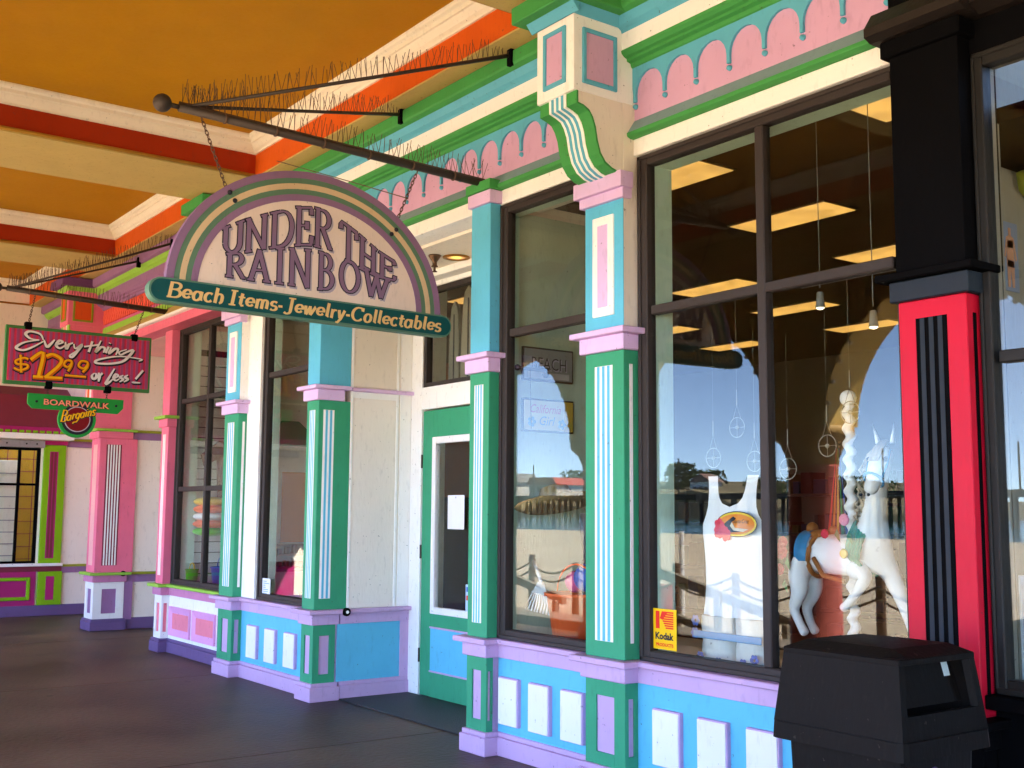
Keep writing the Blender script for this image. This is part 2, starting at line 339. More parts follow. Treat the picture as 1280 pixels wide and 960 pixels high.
def pier(S, x0, x1, yf, yb, p, depth_right=None):
    """a lower pier: base, panelled pedestal, sill ledge, fluted shaft and neck; p holds its paints"""
    yr = depth_right or yb
    s = MB()
    t = .014
    s.box(x0+t, x1-t, yf+t, max(yb, yr)+.12, ZP-.02, ZB+.01, 0)
    main = s.build('pilaster', p['inset'], S)
    def frame_front(za, zb, ix, iz0, iz1, mat, nm_):
        f = MB(); a, b = x0+ix, x1-ix
        f.box(x0, a, yf, yf+t, za, zb, .002); f.box(b, x1, yf, yf+t, za, zb, .002)
        f.box(a, b, yf, yf+t, za, iz0, 0); f.box(a, b, yf, yf+t, iz1, zb, 0); f.build(nm_, mat, main)
    w = x1-x0
    frame_front(ZP, ZB, w*.27, .222, .545, p['low'], 'pedestal_frame')
    e = yr-yf
    f = MB(); ya, ye = yf+t, max(yb, yr)
    q0, q1 = yf+e*.28, yf+e*.75
    f.box(x1-t, x1, ya, q0, ZP, ZB, 0); f.box(x1-t, x1, q1, ye, ZP, ZB, 0); f.box(x1-t, x1, q0, q1, ZP, .222, 0); f.box(x1-t, x1, q0, q1, .545, ZB, 0)
    f.build('pedestal_side', p['low'], main)
    for o, m_, za, zb, nme, top in ((.035, p['base'], 0, .118, 'plinth', 0), (.022, p['base'], .118, ZP, 'plinth_cap', 0),
                               (.024, p['band'], ZB, ZL, 'band', 0), (.073, p['ledge'], ZL, ZS, 'ledge', 0),
                               (.028, p['neck'], ZN, ZC0, 'neck', 0), (.073, p['cap'], ZC0, ZC, 'cap', 0)):
        bx(nme, m_, main, x0-o, x1+o, yf-o, max(yb, yr)+(o if depth_right else .06), za, zb, .005)
    bx('shaft', p['shaft'], main, x0, x1, yf, max(yb, yr)+.1, ZS, ZN, .004)
    a, b = x0+w*.26, x1-w*.28
    fl = bx('fluting', p['flute'], main, a, b, yf-.003, yf+.02, .857, 2.478, .001)
    n = p.get('n', 3); g = (b-a)/(2*n+1)
    for i in range(n): bx('stripe', p['stripe'], main, a+g*(2*i+1), a+g*(2*i+2), yf-.0045, yf+.01, .859, 2.476, 0)
    if e > .15:
        a, b = yf+e*.22, yf+e*.72; fs = bx('fluting', p['flute2'], main, x1-.02, x1+.003, a, b, .857, 2.478, .001)
        n2 = p.get('n2', 2); g = (b-a)/(2*n2+1)
        for i in range(n2): bx('stripe', p['stripe2'], main, x1-.01, x1+.0045, a+g*(2*i+1), a+g*(2*i+2), .859, 2.476, 0)
    elif p.get('sidestripe', True) and e > .07:
        bx('fluting', p['flute'], main, x1-.02, x1+.003, yf+e*.45, yf+e*.7, .857, 2.478, .001)
    return main
GP = dict(inset=LAV, low=GREEN, base=LAV, band=LAV, ledge=LAV, neck=LAV_LIT, cap=LAV_LIT, shaft=GREEN, flute=WHITE, stripe=BLUE, flute2=CREAM, stripe2=BLUE)
PX = {'C': (-5.301, -4.952), 'D': (-10.999, -10.646), 'P0': (-9.122, -8.895), 'P1': (-6.562, -6.330)}
pc = pier(shop, *PX['C'], 0, W, GP); pd = pier(shop, *PX['D'], 0, W, GP)
pp1 = pier(shop, *PX['P1'], 0, .055, GP); pp0 = pier(shop, *PX['P0'], 0, W, GP, .21)

SC_PTS = [(-.345, 4.062), (-.345, 3.992), (-.305, 3.985), (-.262, 3.965), (-.232, 3.925), (-.21, 3.87), (-.195, 3.79), (-.172, 3.72), (-.135, 3.672), (-.085, 3.645), (-.03, 3.632)]
def upper_big(main, x0, x1, side, P_):
    """panelled upper shaft, stepped capital, scrolled bracket and the corner block that carries the cornice"""
    bx('upper_shaft', side, main, x0, x1, .006, .2, ZC, 4.6, 0)
    bx('upper_face', P_['up'], main, x0, x1, 0, .0055, ZC, 3.475, .001)
    cx = (x0+x1)/2
    bx('panel_border', P_['pb'], main, cx-.096, cx+.096, -.012, .003, 2.78, 3.395, .004)
    bx('inset_panel', P_['pi'], main, cx-.046, cx+.046, -.015, .0, 2.835, 3.34, .002)
    bx('capital', P_['cap'], main, x0-.028, x1+.028, -.028, .05, 3.475, 3.535, .004)
    bx('capital', P_['cap'], main, x0-.055, x1+.04, -.055, .05, 3.535, 3.632, .004)
    MB().prism([(.19, 4.062)]+SC_PTS+[(.19, 3.632)], 'X', x0+.002, x1-.002).build('bracket_core', side, main)
    out = []
    for i, p in enumerate(SC_PTS):
        a, b = SC_PTS[max(i-1, 0)], SC_PTS[min(i+1, len(SC_PTS)-1)]; d = Vector((b[0]-a[0], b[1]-a[1])).normalized()
        out.append(Vector((d.y, -d.x)))
    def skin(xa, xb, off, mat, nme):
        V = []
        for p, nrm in zip(SC_PTS, out): V += [(p[0]+nrm.x*off, p[1]+nrm.y*off)]
        prof = V+[p for p in SC_PTS[::-1]]
        k = len(SC_PTS); m = MB(); VV = [(xa, *q) for q in V]+[(xb, *q) for q in V]+[(xa, *q) for q in SC_PTS]+[(xb, *q) for q in SC_PTS]
        F = []
        for i in range(k-1): F += [(i, i+1, k+i+1, k+i), (i, i+1, 2*k+i+1, 2*k+i), (k+i, k+i+1, 3*k+i+1, 3*k+i)]
        F += [(0, k, 3*k, 2*k), (k-1, 2*k-1, 4*k-1, 3*k-1)]
        m.add(VV, F); return m.build(nme, mat, main)
    skin(x0, x1, .014, P_['br'], 'bracket')
    w = x1-x0; sa, sb = x0+w*.27, x1-w*.27
    skin(sa, sb, .019, CREAM, 'bracket_ribbon'); g = (sb-sa)/7
    for i in range(3): skin(sa+g*(2*i+1), sa+g*(2*i+2), .0215, P_['st'], 'bracket_stripe')
    bx('corner_block', P_['bl'], main, x0-.004, x1+.001, -.381, .2, 4.062, 4.53, .004)
    def pframe(face):
        for (a, b, za, zb) in ((.055, .085, 4.125, 4.47), (-.085, -.055, 4.125, 4.47), (-.085, .085, 4.44, 4.47), (-.085, .085, 4.125, 4.155)): pass
    m = MB(); a, b, za, zb, t = cx-.105, cx+.105, 4.125, 4.475, .026
    for q in ((a, a+t, za, zb), (b-t, b, za, zb), (a+t, b-t, zb-t, zb), (a+t, b-t, za, za+t)): m.box(q[0], q[1], -.396, -.37, q[2], q[3], .003)
    m.build('panel_border', P_['fr'], main); bx('inset_panel', P_['fi'], main, a+t, b-t, -.385, -.37, za+t, zb-t, 0)
    m = MB(); a, b = -.318, -.052
    for q in ((a, a+t, za-.01, zb-.02), (b-t, b, za-.01, zb-.02), (a+t, b-t, zb-t-.02, zb-.02), (a+t, b-t, za-.01, za+t-.01)): m.box(x1-.01, x1+.016, q[0], q[1], q[2], q[3], .003)
    m.build('panel_border', P_['fr'], main); bx('inset_panel', P_['fi'], main, x1-.01, x1+.006, a+t, b-t, za+t-.01, zb-t-.02, 0)
    V = MB(); o = .0
    V.prism([(x0-.008, 4.525), (x0-.05, 4.578), (x1+.05, 4.578), (x1+.008, 4.525)], 'Y', -.43+.042, .1)
    V.prism([(-.388, 4.525), (-.43, 4.578), (-.38, 4.578), (-.38, 4.525)], 'X', x0-.05, x1+.05)
    V.build('block_cap', P_['cb'], main)
    bx('block_cornice', P_['cg'], main, x0-.115, x1+.115, -.50, .1, 4.58, 4.688, .006)
BP = dict(up=BLUE, pb=CREAM, pi=LAV_LIT, cap=LAV_LIT, br=LEAFG, st=CBLUE, bl=CREAM, fr=CBLUE, fi=PINKF, cb=CBLUE, cg=LEAFG)
upper_big(pc, *PX['C'], BEIGE, BP); upper_big(pd, *PX['D'], CREAM, BP)
def upper_small(main, x0, x1, yb, blue, cap, top):
    bx('upper_shaft', blue, main, x0, x1, 0, yb+.098, ZC, 3.75, .004)
    bx('cap', cap, main, x0-.022, x1+.022, -.022, .16, 3.75, 3.842, .004)
    bx('cap_top', top, main, x0-.034, x1+.034, -.034, .16, 3.845, 3.915, .004)
upper_small(pp1, *PX['P1'], .055, BLUE, LAV_LIT, LEAFG); upper_small(pp0, *PX['P0'], .21, BLUE, LAV_LIT, LEAFG)

# entablature along the front
def entab(S, x0, x1, p, frieze=True):
    fa = bx('fascia', p['fas'], S, x0, x1, W-.015, .3, ZT, 3.849, .004)
    MB().prism([(.12, 3.849), (.062, 3.849), (.038, 3.858), (.034, 3.866), (.034, 3.882), (.12, 3.8825)], 'X', x0, x1).build('drip_moulding', p['drip'], fa)
    MB().prism([(.038, 3.883), (.0965, 3.969), (.14, 3.969), (.14, 3.883)], 'X', x0, x1).build('sloped_ledge', p['slope'], fa)
    fr = bx('frieze', p['frz'], S, x0, x1, .097, .3, 3.9695, 4.3, 0)
    MB().prism([(.12, 4.292), (.082, 4.294), (.07, 4.302), (.064, 4.322), (.036, 4.33), (.034, 4.345), (.012, 4.352), (-.008, 4.37), (-.012, 4.386), (.12, 4.386)], 'X', x0, x1).build('crown_moulding', p['crown'], fr)
    cb = bx('cream_band', p['cband'], S, x0, x1, -.004, .3, 4.3865, 4.495, 0)
    MB().prism([(.1, 4.4955), (-.006, 4.4955), (-.012, 4.512), (-.04, 4.53), (-.058, 4.56), (-.066, 4.578), (.1, 4.578)], 'X', x0, x1).build('cove', p['cove'], cb)
    MB().prism([(.1, 4.5785), (-.07, 4.5785), (-.105, 4.592), (-.112, 4.61), (-.112, 4.69), (.1, 4.69)], 'X', x0, x1).build('cornice', p['corn'], cb)
    return fr
GE = dict(fas=CREAM, drip=LEAFG, slope=GREYB, frz=PINKF, crown=LEAFG, cband=CREAM, cove=CBLUE, corn=LEAFG)
SCP = .2545
def scallops(fr, x0, x1, phase, mat):
    m = MB(); h = SCP/2; leg = .011
    prof = [(-h, 4.296), (h, 4.296), (h, 4.252)]
    prof += [(h-(h-leg)*math.sin(R(a)), 4.252-.125*(1-math.cos(R(a)))) for a in (20, 40, 58, 74, 90)]
    prof += [(leg, 4.078), (-leg, 4.078)]
    prof += [(-h+(h-leg)*math.sin(R(a)), 4.252-.125*(1-math.cos(R(a)))) for a in (90, 74, 58, 40, 20)] + [(-h, 4.252)]
    m.prism(prof, 'Y', .080, .0968); sc_ = None
    k = math.ceil((x0+.005-phase)/SCP)
    while phase+k*SCP < x1+.1:
        xc = phase+k*SCP; k += 1
        if xc-h < x0+.0 or xc+h > x1:      # cut short at a pier: trim the plate
            mm = MB(); mm.prism([(max(x0, min(x1, xc+a)), z) for a, z in prof], 'Y', .080, .0968); mm.build('scallop', mat, fr).location = (0, 0, 0)
        elif sc_ is None:
            mm = MB(); mm.add([(v[0]+xc, v[1], v[2]) for v in m.v], m.f); sc_ = mm.build('scallop', mat, fr); sc_x = xc
        else: copy_part(sc_, fr, (xc-sc_x, 0, 0))
        if xc > x1-.02: continue
        d = MB().lathe([(.0001, -.018), (.013, -.014), (.0165, 0), (.0165, .004)], (xc, .093, 4.052), 10, 'Y')
        d.build('scallop_drop', mat, fr, True)
fr1 = entab(shop, -10.646, -5.301, GE); scallops(fr1, -10.646, -5.301, -5.841, CBLUE)
fr2 = entab(shop, -4.952, -3.082, GE); scallops(fr2, -4.952, -3.082, -4.934, CBLUE)

# bulkhead walls under the windows, raised white panels
def bulk(S, x0, x1, panels, pw):
    b = bx('bulkhead', BLUE, S, x0, x1, W, .3, ZP-.03, ZB+.01, 0)
    bx('plinth', LAV, b, x0, x1, W-.028, .2, 0, .118, .004); bx('plinth_cap', LAV, b, x0, x1, W-.015, .2, .119, ZP, .004)
    bx('band', LAV, b, x0, x1, W-.02, .2, ZB, ZL, .002); bx('ledge', LAV, b, x0, x1, W-.066, .2, ZL+.001, ZS-.002, .006)
    f = None
    for x in panels:
        if f is None:
            f = bx('raised_panel', LAV, b, x-.004, x+pw+.004, W-.028, W+.01, Z2-.004, Z1+.004, .003)
            g = bx('panel_face', WHITE, b, x, x+pw-.004, W-.034, W-.02, Z2, Z1-.004, .0015); f0 = x
        else: copy_part(f, b, (x-f0, 0, 0)); copy_part(g, b, (x-f0, 0, 0))
    return b
bulk(shop, -6.330, -5.301, [-6.285, -5.955, -5.625], .205)
bulk(shop, -4.952, -3.075, [-4.80, -4.452, -4.105, -3.757, -3.41], .207)
bulk(shop, -10.646, -9.122, [-10.44, -10.03, -9.615], .215)

# windows: bronze frames with glass panes
def window(S, x0, x1, z0, z1, mull, trans, y=.105, mat=BRONZE, jl=.085, jr=.085, hb=.06):
    m = MB(); d = .075
    m.box(x0, x0+jl, y, y+d, z0, z1, .006); m.box(x1-jr, x1, y, y+d, z0, z1, .006)
    m.box(x0+jl, x1-jr, y+.002, y+d, z0, z0+hb, .006); m.box(x0+jl, x1-jr, y+.002, y+d, z1-hb, z1, .006)
    m.box(x0+.012, x0+jl*.45, y-.012, y, z0+.0, z1, .004); m.box(x0+.012, x1, y-.012, y, z0, z0+hb*.45, .004); m.box(x0+.012, x1, y-.012, y, z1-hb*.4, z1, .004)
    fr = m.build('window_frame', mat, S)
    xs = [x0+jl]+mull+[x1-jr]; zs = [z0+hb]+trans+[z1-hb]
    for q in mull: bx('mullion', mat, fr, q-.029, q+.029, y+.004, y+d-.004, z0+hb, z1-hb, .006)
    for q in trans:
        for a, b in zip(xs, xs[1:]): bx('transom', mat, fr, a+.02, b-.02, y+.008, y+d-.006, q-.027, q+.027, .006)
    for a, b in zip(xs, xs[1:]):
        for c, e in zip(zs, zs[1:]): bx('pane', GLASS, fr, a-.005, b+.005, y+.036, y+.042, c-.005, e+.005, 0)
    return fr
wR = window(shop, -4.945, -3.075, ZS, 3.735, [-3.99], [2.79])
w2 = window(shop, -6.33, -5.30, ZS, 3.735, [], [2.825], y=.085)
wL = window(shop, -10.31, -9.13, ZS, 3.735, [], [2.905])
bx('window_jamb', CREAM, shop, -10.646, -10.318, .088, .3, ZS, 3.744, .004)
bx('jamb_bead', CREAM, shop, -10.35, -10.318, .078, .09, ZS, 3.744, .003)

# walls behind, reveals, recess
RV = paint('pale_green_reveal_paint', (.50, .68, .56), rough=.6); RV2 = paint('dull_green_wall_paint', (.46, .56, .44), rough=.6)
rev = bx('window_reveal', RV, shop, -4.90, -4.862, .15, .315, ZS, 3.72, 0)
bx('window_soffit', RV, shop, -4.862, -3.1, .19, .315, 3.68, 3.745, 0)
bx('window_reveal', RV, shop, -6.34, -6.318, .175, .245, ZS, 3.72, 0)
bx('window_soffit', RV, shop, -6.318, -5.3, .16, .24, 3.68, 3.745, 0)
bx('window_reveal', RV, shop, -10.31, -10.215, .175, .245, ZS, 3.72, 0); bx('window_soffit', RV, shop, -10.215, -9.1, .19, .245, 3.68, 3.745, 0)
bx('upper_wall', BEIGE, shop, -10.99, -2.75, .302, .45, 3.75, 5.2, 0)
bx('display_floor', IVORY, shop, -6.3, -3.05, .185, 1.3, .70, .745, .002); bx('display_floor', IVORY, shop, -10.2, -9.1, .19, .95, .70, .745, .002)
# the entry recess: left side wall (faces +X), back wall, ceiling
XL = -8.895; XR = -6.40; YB = .933
sw = bx('recess_wall', BEIGE, shop, XL-.10, XL-.006, .31, YB+.12, 0, 3.74, 0)
m = MB()
for y0, y1 in ((.312, .335), (.775, .80), (.815, .93)): m.box(XL-.008, XL+.006, y0, y1, ZS, 3.70, .003)
m.build('wall_batten', CREAM, sw)
bx('wall_panel', IVORY, sw, XL-.007, XL-.001, .335, .775, ZS+.005, 2.60, .002); bx('wall_panel', BEIGE, sw, XL-.007, XL-.001, .335, .775, 2.7, 3.70, .002)
bx('batten_head', CREAM, sw, XL-.007, XL+.004, .335, .775, 2.60, 2.655, .002)
bx('rail', LAV_LIT, sw, XL-.01, XL+.045, .305, YB+.005, 2.656, 2.688, .004)
bx('plinth', LAV, sw, XL-.02, XL+.028, .25, YB+.004, 0, .118, .004); bx('plinth_cap', LAV, sw, XL-.02, XL+.016, .25, YB+.004, .119, ZP, .004)
bx('dado_panel', BLUE, sw, XL-.01, XL+.002, .23, .85, ZP, ZB, 0); bx('dado_stile', LAV, sw, XL-.012, XL+.014, .85, YB+.004, ZP, ZB, .003)
bx('band', LAV, sw, XL-.01, XL+.018, .25, YB+.004, ZB, ZL, .002); bx('ledge', LAV, sw, XL-.01, XL+.062, .3, YB+.02, ZL+.001, ZS-.001, .005)
bx('recess_wall', RV2, shop, -6.395, -6.345, .12, 1.05, 0, 3.74, 0)
bx('recess_ceiling', BEIGE, shop, -8.99, -6.34, .30, 1.05, 3.722, 3.80, 0)
bx('ceiling_trim', CREAM, shop, -8.88, -6.40, .80, YB, 3.66, 3.722, .005)
# back wall with door and transom window
m = MB(); DX0, DX1, DZ = -8.70, -7.66, 2.50
m.box(XL-.004, DX0-.012, YB, YB+.12, 0, 3.72, .004); m.box(DX1+.012, -6.40, YB, YB+.12, 0, 3.72, .004)
m.box(DX0-.012, DX1+.012, YB, YB+.12, DZ+.015, 2.715, .004); m.box(DX0-.012, DX1+.012, YB, YB+.12, 3.62, 3.72, .004)
bw = m.build('door_surround', CREAM, shop)
fr = MB()
for q in ((DX0-.01, DX0+.035, 2.716, 3.618), (DX1-.035, DX1+.01, 2.716, 3.618)): fr.box(q[0], q[1], YB+.01, YB+.08, q[2], q[3], .004)
fr.box(DX0+.035, DX1-.035, YB+.01, YB+.08, 2.716, 2.755, .004); fr.box(DX0+.035, DX1-.035, YB+.01, YB+.08, 3.57, 3.618, .004)
tf = fr.build('transom_window', BRONZE, shop); bx('pane', GLASS, tf, DX0+.03, DX1-.03, YB+.045, YB+.051, 2.75, 3.575, 0)
d = MB(); ya, yb = YB+.012, YB+.055; GX0, GX1, GZ0, GZ1 = -8.53, -7.83, .72, 2.26
d.box(DX0, GX0, ya, yb, .012, DZ, .004); d.box(GX1, DX1, ya, yb, .012, DZ, .004); d.box(GX0, GX1, ya, yb, GZ1, DZ, 0); d.box(GX0, GX1, ya, yb, .012, GZ0, 0)
door = d.build('door', GREEN, shop)
m = MB(); t = .06
for q in ((GX0, GX0+t, GZ0, GZ1), (GX1-t, GX1, GZ0, GZ1), (GX0+t, GX1-t, GZ1-t, GZ1), (GX0+t, GX1-t, GZ0, GZ0+t)): m.box(q[0], q[1], ya-.014, yb-.005, q[2], q[3], .006)
m.build('glazing_bead', WHITE, door); bx('pane', GLASS, door, GX0+t-.004, GX1-t+.004, ya+.012, ya+.018, GZ0+t-.004, GZ1-t+.004, 0)
bx('kick_panel', BLUE, door, -8.53, -7.83, ya-.004, ya+.01, .236, .595, .002); bx('kick_bead', LAV, door, -8.54, -7.82, ya-.008, ya+.004, .595, .61, .002)
bx('kick_bead', LAV, door, -8.54, -7.82, ya-.008, ya+.004, .222, .236, .002)
for z in (2.05, 1.25, .35): MB().tube([(DX0-.006, ya-.006, z-.06), (DX0-.006, ya-.006, z+.06)], .009, 8).build('hinge', STEEL, door)
MB().tube([(GX1+.06, ya-.03, 1.1), (GX1+.06, ya-.03, 1.3)], .012, 8).build('handle', STEEL, door)
solo(MB().box(-8.86, -6.62, .24, .925, .002, .014, .004), 'doormat', SLATE, (-7.8, .6, .002), 'wide dark grey rubber mat on the floor of the entry recess by the door', 'doormat')

# inside the shop
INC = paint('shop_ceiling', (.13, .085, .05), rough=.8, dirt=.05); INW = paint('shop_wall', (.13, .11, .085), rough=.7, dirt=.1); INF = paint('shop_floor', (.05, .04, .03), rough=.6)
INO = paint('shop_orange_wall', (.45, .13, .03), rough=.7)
bx('interior_floor', INF, shop, -17, -3.19, 1.055, 11, -.05, .01, 0); bx('interior_ceiling', INC, shop, -17, -3.19, .46, 11, 4.255, 4.35, 0)
bx('interior_wall', INW, shop, -17.1, -3.19, 11, 11.1, 0, 4.3, 0); bx('interior_wall', INW, shop, -3.2, -3.16, .31, 11, 0, 4.3, 0); bx('interior_wall', INO, shop, -17.1, -17, 1.5, 11, 0, 4.3, 0)

# ------------------------------------------------------------------ the pink shop
BANDP = paint('band_pink_paint', (.56, .20, .36)); LIMEY = LIME; PURPM = paint('dark_plum_paint', (.16, .06, .17)); PINKD = paint('pale_pink_paint', (.84, .42, .40))
ORNG = paint('orange_panel_paint', (.72, .10, .02)); OLIV = paint('olive_lime_paint', (.27, .30, .03))
pink = thing('shopfront', (-13.5, .1, 0), 'pink shop front with lime ledges, salmon panels and coral wavy trim', 'shopfront')
KP = dict(inset=PPAN, low=WHITE, base=PURP, band=BANDP, ledge=LIME, neck=PINK, cap=LIME, shaft=PINK, flute=PINKD, stripe=CREAM, flute2=MARO, stripe2=CREAM, n=2, n2=5, sidestripe=False)
KX = (-13.176, -12.945); MX = (-16.0, -15.63)
pk = pier(pink, *KX, .108, .20, KP)
bx('upper_shaft', PINK, pk, *KX, .108, .3, ZC, 3.70, .004)
KP2 = dict(KP); KP2['inset'] = MAUVE; KP2['stripe'] = PINKD
pm = pier(pink, *MX, .123, .53, KP2, .53)
upper_big(pm, *MX, PINK, dict(up=PINK, pb=CREAM, pi=ORNG, cap=PINK, br=LIME, st=CORAL, bl=PINK, fr=OLIV, fi=ORNG, cb=LIME, cg=PURPM))
bx('side_face', PINK, pm, MX[0]+.01, MX[1]-.004, .19, .53, ZC, 4.1, 0)
pb = bx('bulkhead', WHITE, pink, KX[1], -10.99, .2, .4, ZP-.03, ZB+.01, 0)
bx('plinth', PURP, pb, KX[1], -10.99, .172, .3, 0, .118, .004); bx('plinth_cap', PURP, pb, KX[1], -10.99, .185, .3, .119, ZP, .004)
bx('band', BANDP, pb, KX[1], -10.99, .18, .3, ZB, ZL, .002); bx('ledge', LIME, pb, KX[1], -10.99, .134, .3, ZL+.001, ZS-.002, .006)
for x in (-12.89, -12.17, -11.45):
    if x > -11.3: continue
    a, b, za, zb, t = x, x+.64, .195, .515, .075; m = MB()
    P4 = [(a, za), (b, za), (b, zb), (a, zb)]; I4 = [(a+t, za+t), (b-t, za+t), (b-t, zb-t), (a+t, zb-t)]; J4 = [(a+t*.5, za+t*.5), (b-t*.5, za+t*.5), (b-t*.5, zb-t*.5), (a+t*.5, zb-t*.5)]
    V = [(p[0], .201, p[1]) for p in P4]+[(p[0], .176, p[1]) for p in P4]+[(p[0], .184, p[1]) for p in J4]+[(p[0], .196, p[1]) for p in I4]
    F = [(k*4+j, k*4+(j+1) % 4, (k+1)*4+(j+1) % 4, (k+1)*4+j) for k in range(3) for j in range(4)]
    m.add(V, F); m.build('panel_moulding', ORCHID, pb)
    bx('panel_field', PPAN, pb, a+t-.002, b-t+.002, .1945, .205, za+t-.002, zb-t+.002, 0)
window(pink, KX[1], -10.99, ZS, 3.70, [-12.03], [2.85, 1.84], y=.205)
PE = dict(fas=PINK, drip=CREAM, slope=TAN, frz=ROSE, crown=MAUVE, cband=MAUVE, cove=LIME, corn=MAUVE)
for a, b in ((MX[1], -10.995), (-18.20, MX[0])):
    f = entab(pink, a, b, PE); bx('frieze_rail', LIME, f, a, b, .085, .12, 3.972, 4.05, .004)
    m = MB(); x = a+.06
    while x < b-.06:
        pts = [(x, 4.285), (x+.012, 4.23), (x-.018, 4.18), (x+.012, 4.13), (x+.03, 4.09)]; wv = smooth_line(pts, 3)
        V = []; n = len(wv)
        for yy in (.074, .098): V += [(p[0]-.026, yy, p[1]) for p in wv]+[(p[0]+.026, yy, p[1]) for p in wv]
        F = [(i, i+1, n+i+1, n+i) for i in range(n-1)]+[(i, i+1, 2*n+i+1, 2*n+i) for i in range(n-1)]+[(n+i, n+i+1, 3*n+i+1, 3*n+i) for i in range(n-1)]
        m.add(V, F); x += .074
    tag(m.build('wavy_trim', CORAL, f), kind='stuff')
rw = bx('recess_wall', IVORY, pink, -15.95, -15.69, .52, 2.2, 0, 3.75, 0)
bx('plinth', PURP, rw, -15.71, -15.655, .54, 2.2, 0, .15, .004); bx('band', MAUVE, rw, -15.71, -15.668, .54, 2.2, ZB-.01, ZL, .003); bx('ledge', OLIV, rw, -15.71, -15.63, .54, 2.2, ZL+.001, ZS, .004)
bx('band', MAUVE, rw, -15.71, -15.668, .54, 2.2, 2.56, ZC0, .003); bx('ledge', OLIV, rw, -15.71, -15.63, .54, 2.2, ZC0+.001, ZC, .004)
bx('recess_wall', IVORY, pink, -15.69, -12.95, 2.2, 2.3, 0, 3.75, 0); bx('recess_wall', IVORY, pink, -13.05, -12.99, .31, 2.2, 0, 3.75, 0); bx('recess_ceiling', PINKD, pink, -15.69, -12.99, .301, 2.2, 3.74, 3.8, 0)
bx('upper_wall', MAUVE, pink, -18.2, -10.99, .305, .45, 3.81, 5.2, 0)
bx('display_floor', IVORY, pink, -12.93, -11.0, .30, 1.2, .68, .735, .002); bx('window_reveal', RV, pink, -12.94, -12.90, .29, .45, ZS, 3.7, 0)
bx('interior_partition', paint('pale_shop_partition', (.78, .82, .70), rough=.6), pink, -11.0, -10.9, .46, 2.6, 0, 4.2, 0)
# wall-mounted fire alarm style buttons on the sills
def knob(x, y, z, ax, lab):
    m = MB().lathe([(.0001, 0), (.033, 0), (.036, .01), (.036, .03), (.024, .042), (.022, .036), (.0001, .036)], (x, y, z), 16, ax)
    o = solo(m, 'round_knob', BLACK, (x, y, z), lab, 'knob', 'round black knobs on the ledges', smooth=False); return o
for x, y, z, lab in ((-8.868+.03, .275, .742, 'round black knob with pale centre on the lavender ledge by the gift shop door'), (-15.62, .50, .745, 'small round black knob on the lime ledge of the far pink column')):
    k = knob(x, y, z, 'X', lab); MB().lathe([(.0001, .037), (.014, .037), (.012, .045), (.0001, .046)], (x, y, z), 12, 'X').build('knob_centre', WHITE, k)

# ------------------------------------------------------------------ the lime and magenta kiosk across the end
kio = thing('shopfront', (-18.3, -1.2, 0), 'magenta and lime kiosk front with serving window at the dark far end of the arcade', 'shopfront')
XK = -18.286
YTILE = paint('yellow_tile', (.42, .25, .02), rough=.3); GREYM = paint('grey_metal', (.32, .31, .33), rough=.4, metal=.3)
m = MB(); m.box(XK-.12, XK, .02, 2.4, 0, 5.4); m.box(XK-.12, XK, -4.75, -.9, 0, 5.4); m.box(XK-.12, XK, -.9, .02, 0, .74); m.box(XK-.12, XK, -.9, .02, 2.6, 5.4); m.build('end_wall', IVORY, kio)
bx('plinth', PURP, kio, XK, XK+.03, -4.6, 2.4, 0, .16, .004); bx('ledge', OLIV, kio, XK, XK+.05, .40, 2.4, ZL, ZS, .004); bx('band', MAUVE, kio, XK, XK+.02, .40, 2.4, ZB, ZL, .003)
bx('band', MAUVE, kio, XK, XK+.02, .40, 2.4, 2.56, 2.65, .003); bx('ledge', OLIV, kio, XK, XK+.05, .40, 2.4, 2.652, 2.69, .004)
lp = bx('pilaster', LIME2, kio, XK, XK+.05, .055, .375, .785, 2.58, .004)
bx('inset_panel', MAG, lp, XK+.02, XK+.053, .14, .265, .86, 2.48, .002)
for y in (.155, .205): bx('flute', MARO, lp, XK+.03, XK+.056, y, y+.035, .87, 2.47, 0)
bx('neck', MAG, lp, XK, XK+.07, .04, .39, 2.58, 2.70, .004); bx('pedestal', LIME2, lp, XK, XK+.06, .06, .405, .16, .66, .004); bx('inset_panel', MAG, lp, XK+.02, XK+.063, .17, .29, .235, .59, .002)
bx('counter', WHITE, kio, XK-.05, XK+.09, -4.0, .40, .742, .785, .005); bx('band', MARO, kio, XK, XK+.03, -4.0, .40, .66, .742, .003)
pnl = bx('apron_panel', MAG, kio, XK, XK+.03, -4.0, .03, .16, .66, 0)
for y0 in (-.85, -1.75, -2.65):
    m = MB(); a, b, za, zb, t = y0, y0+.8, .24, .58, .05
    for q in ((a, a+t, za, zb), (b-t, b, za, zb), (a+t, b-t, zb-t, zb), (a+t, b-t, za, za+t)): m.box(XK+.02, XK+.055, q[0], q[1], q[2], q[3], .008)
    m.build('panel_border', LIME2, pnl)
aw = MB(); aw.prism([(XK, 3.45), (XK+.30, 3.30), (XK+.30, 2.745), (XK, 2.745)], 'Y', -4.2, .36); awn = aw.build('awning', MARO, kio)
bx('awning_edge', CREAM, awn, XK, XK+.33, -4.2, .415, 2.645, 2.732, .006); bx('valance', MAG, awn, XK, XK+.315, -4.2, .40, 2.735, 2.83, .004)
for i in range(26): 
    y = .37-i*.098
    bx('scallop', LIME2, awn, XK+.31, XK+.334, y-.07, y, 2.737, 2.775, .006)
sh = bx('shutter_housing', GREYM, kio, XK-.02, XK+.10, -4.0, .05, 2.53, 2.64, .006)
for y in (-.07, -.22, -.50): MB().lathe([(.012, 0), (.012, .01), (.0001, .011)], (XK+.10, y, 2.585), 8, 'X').build('bolt', BLACK, sh)
m = MB(); 
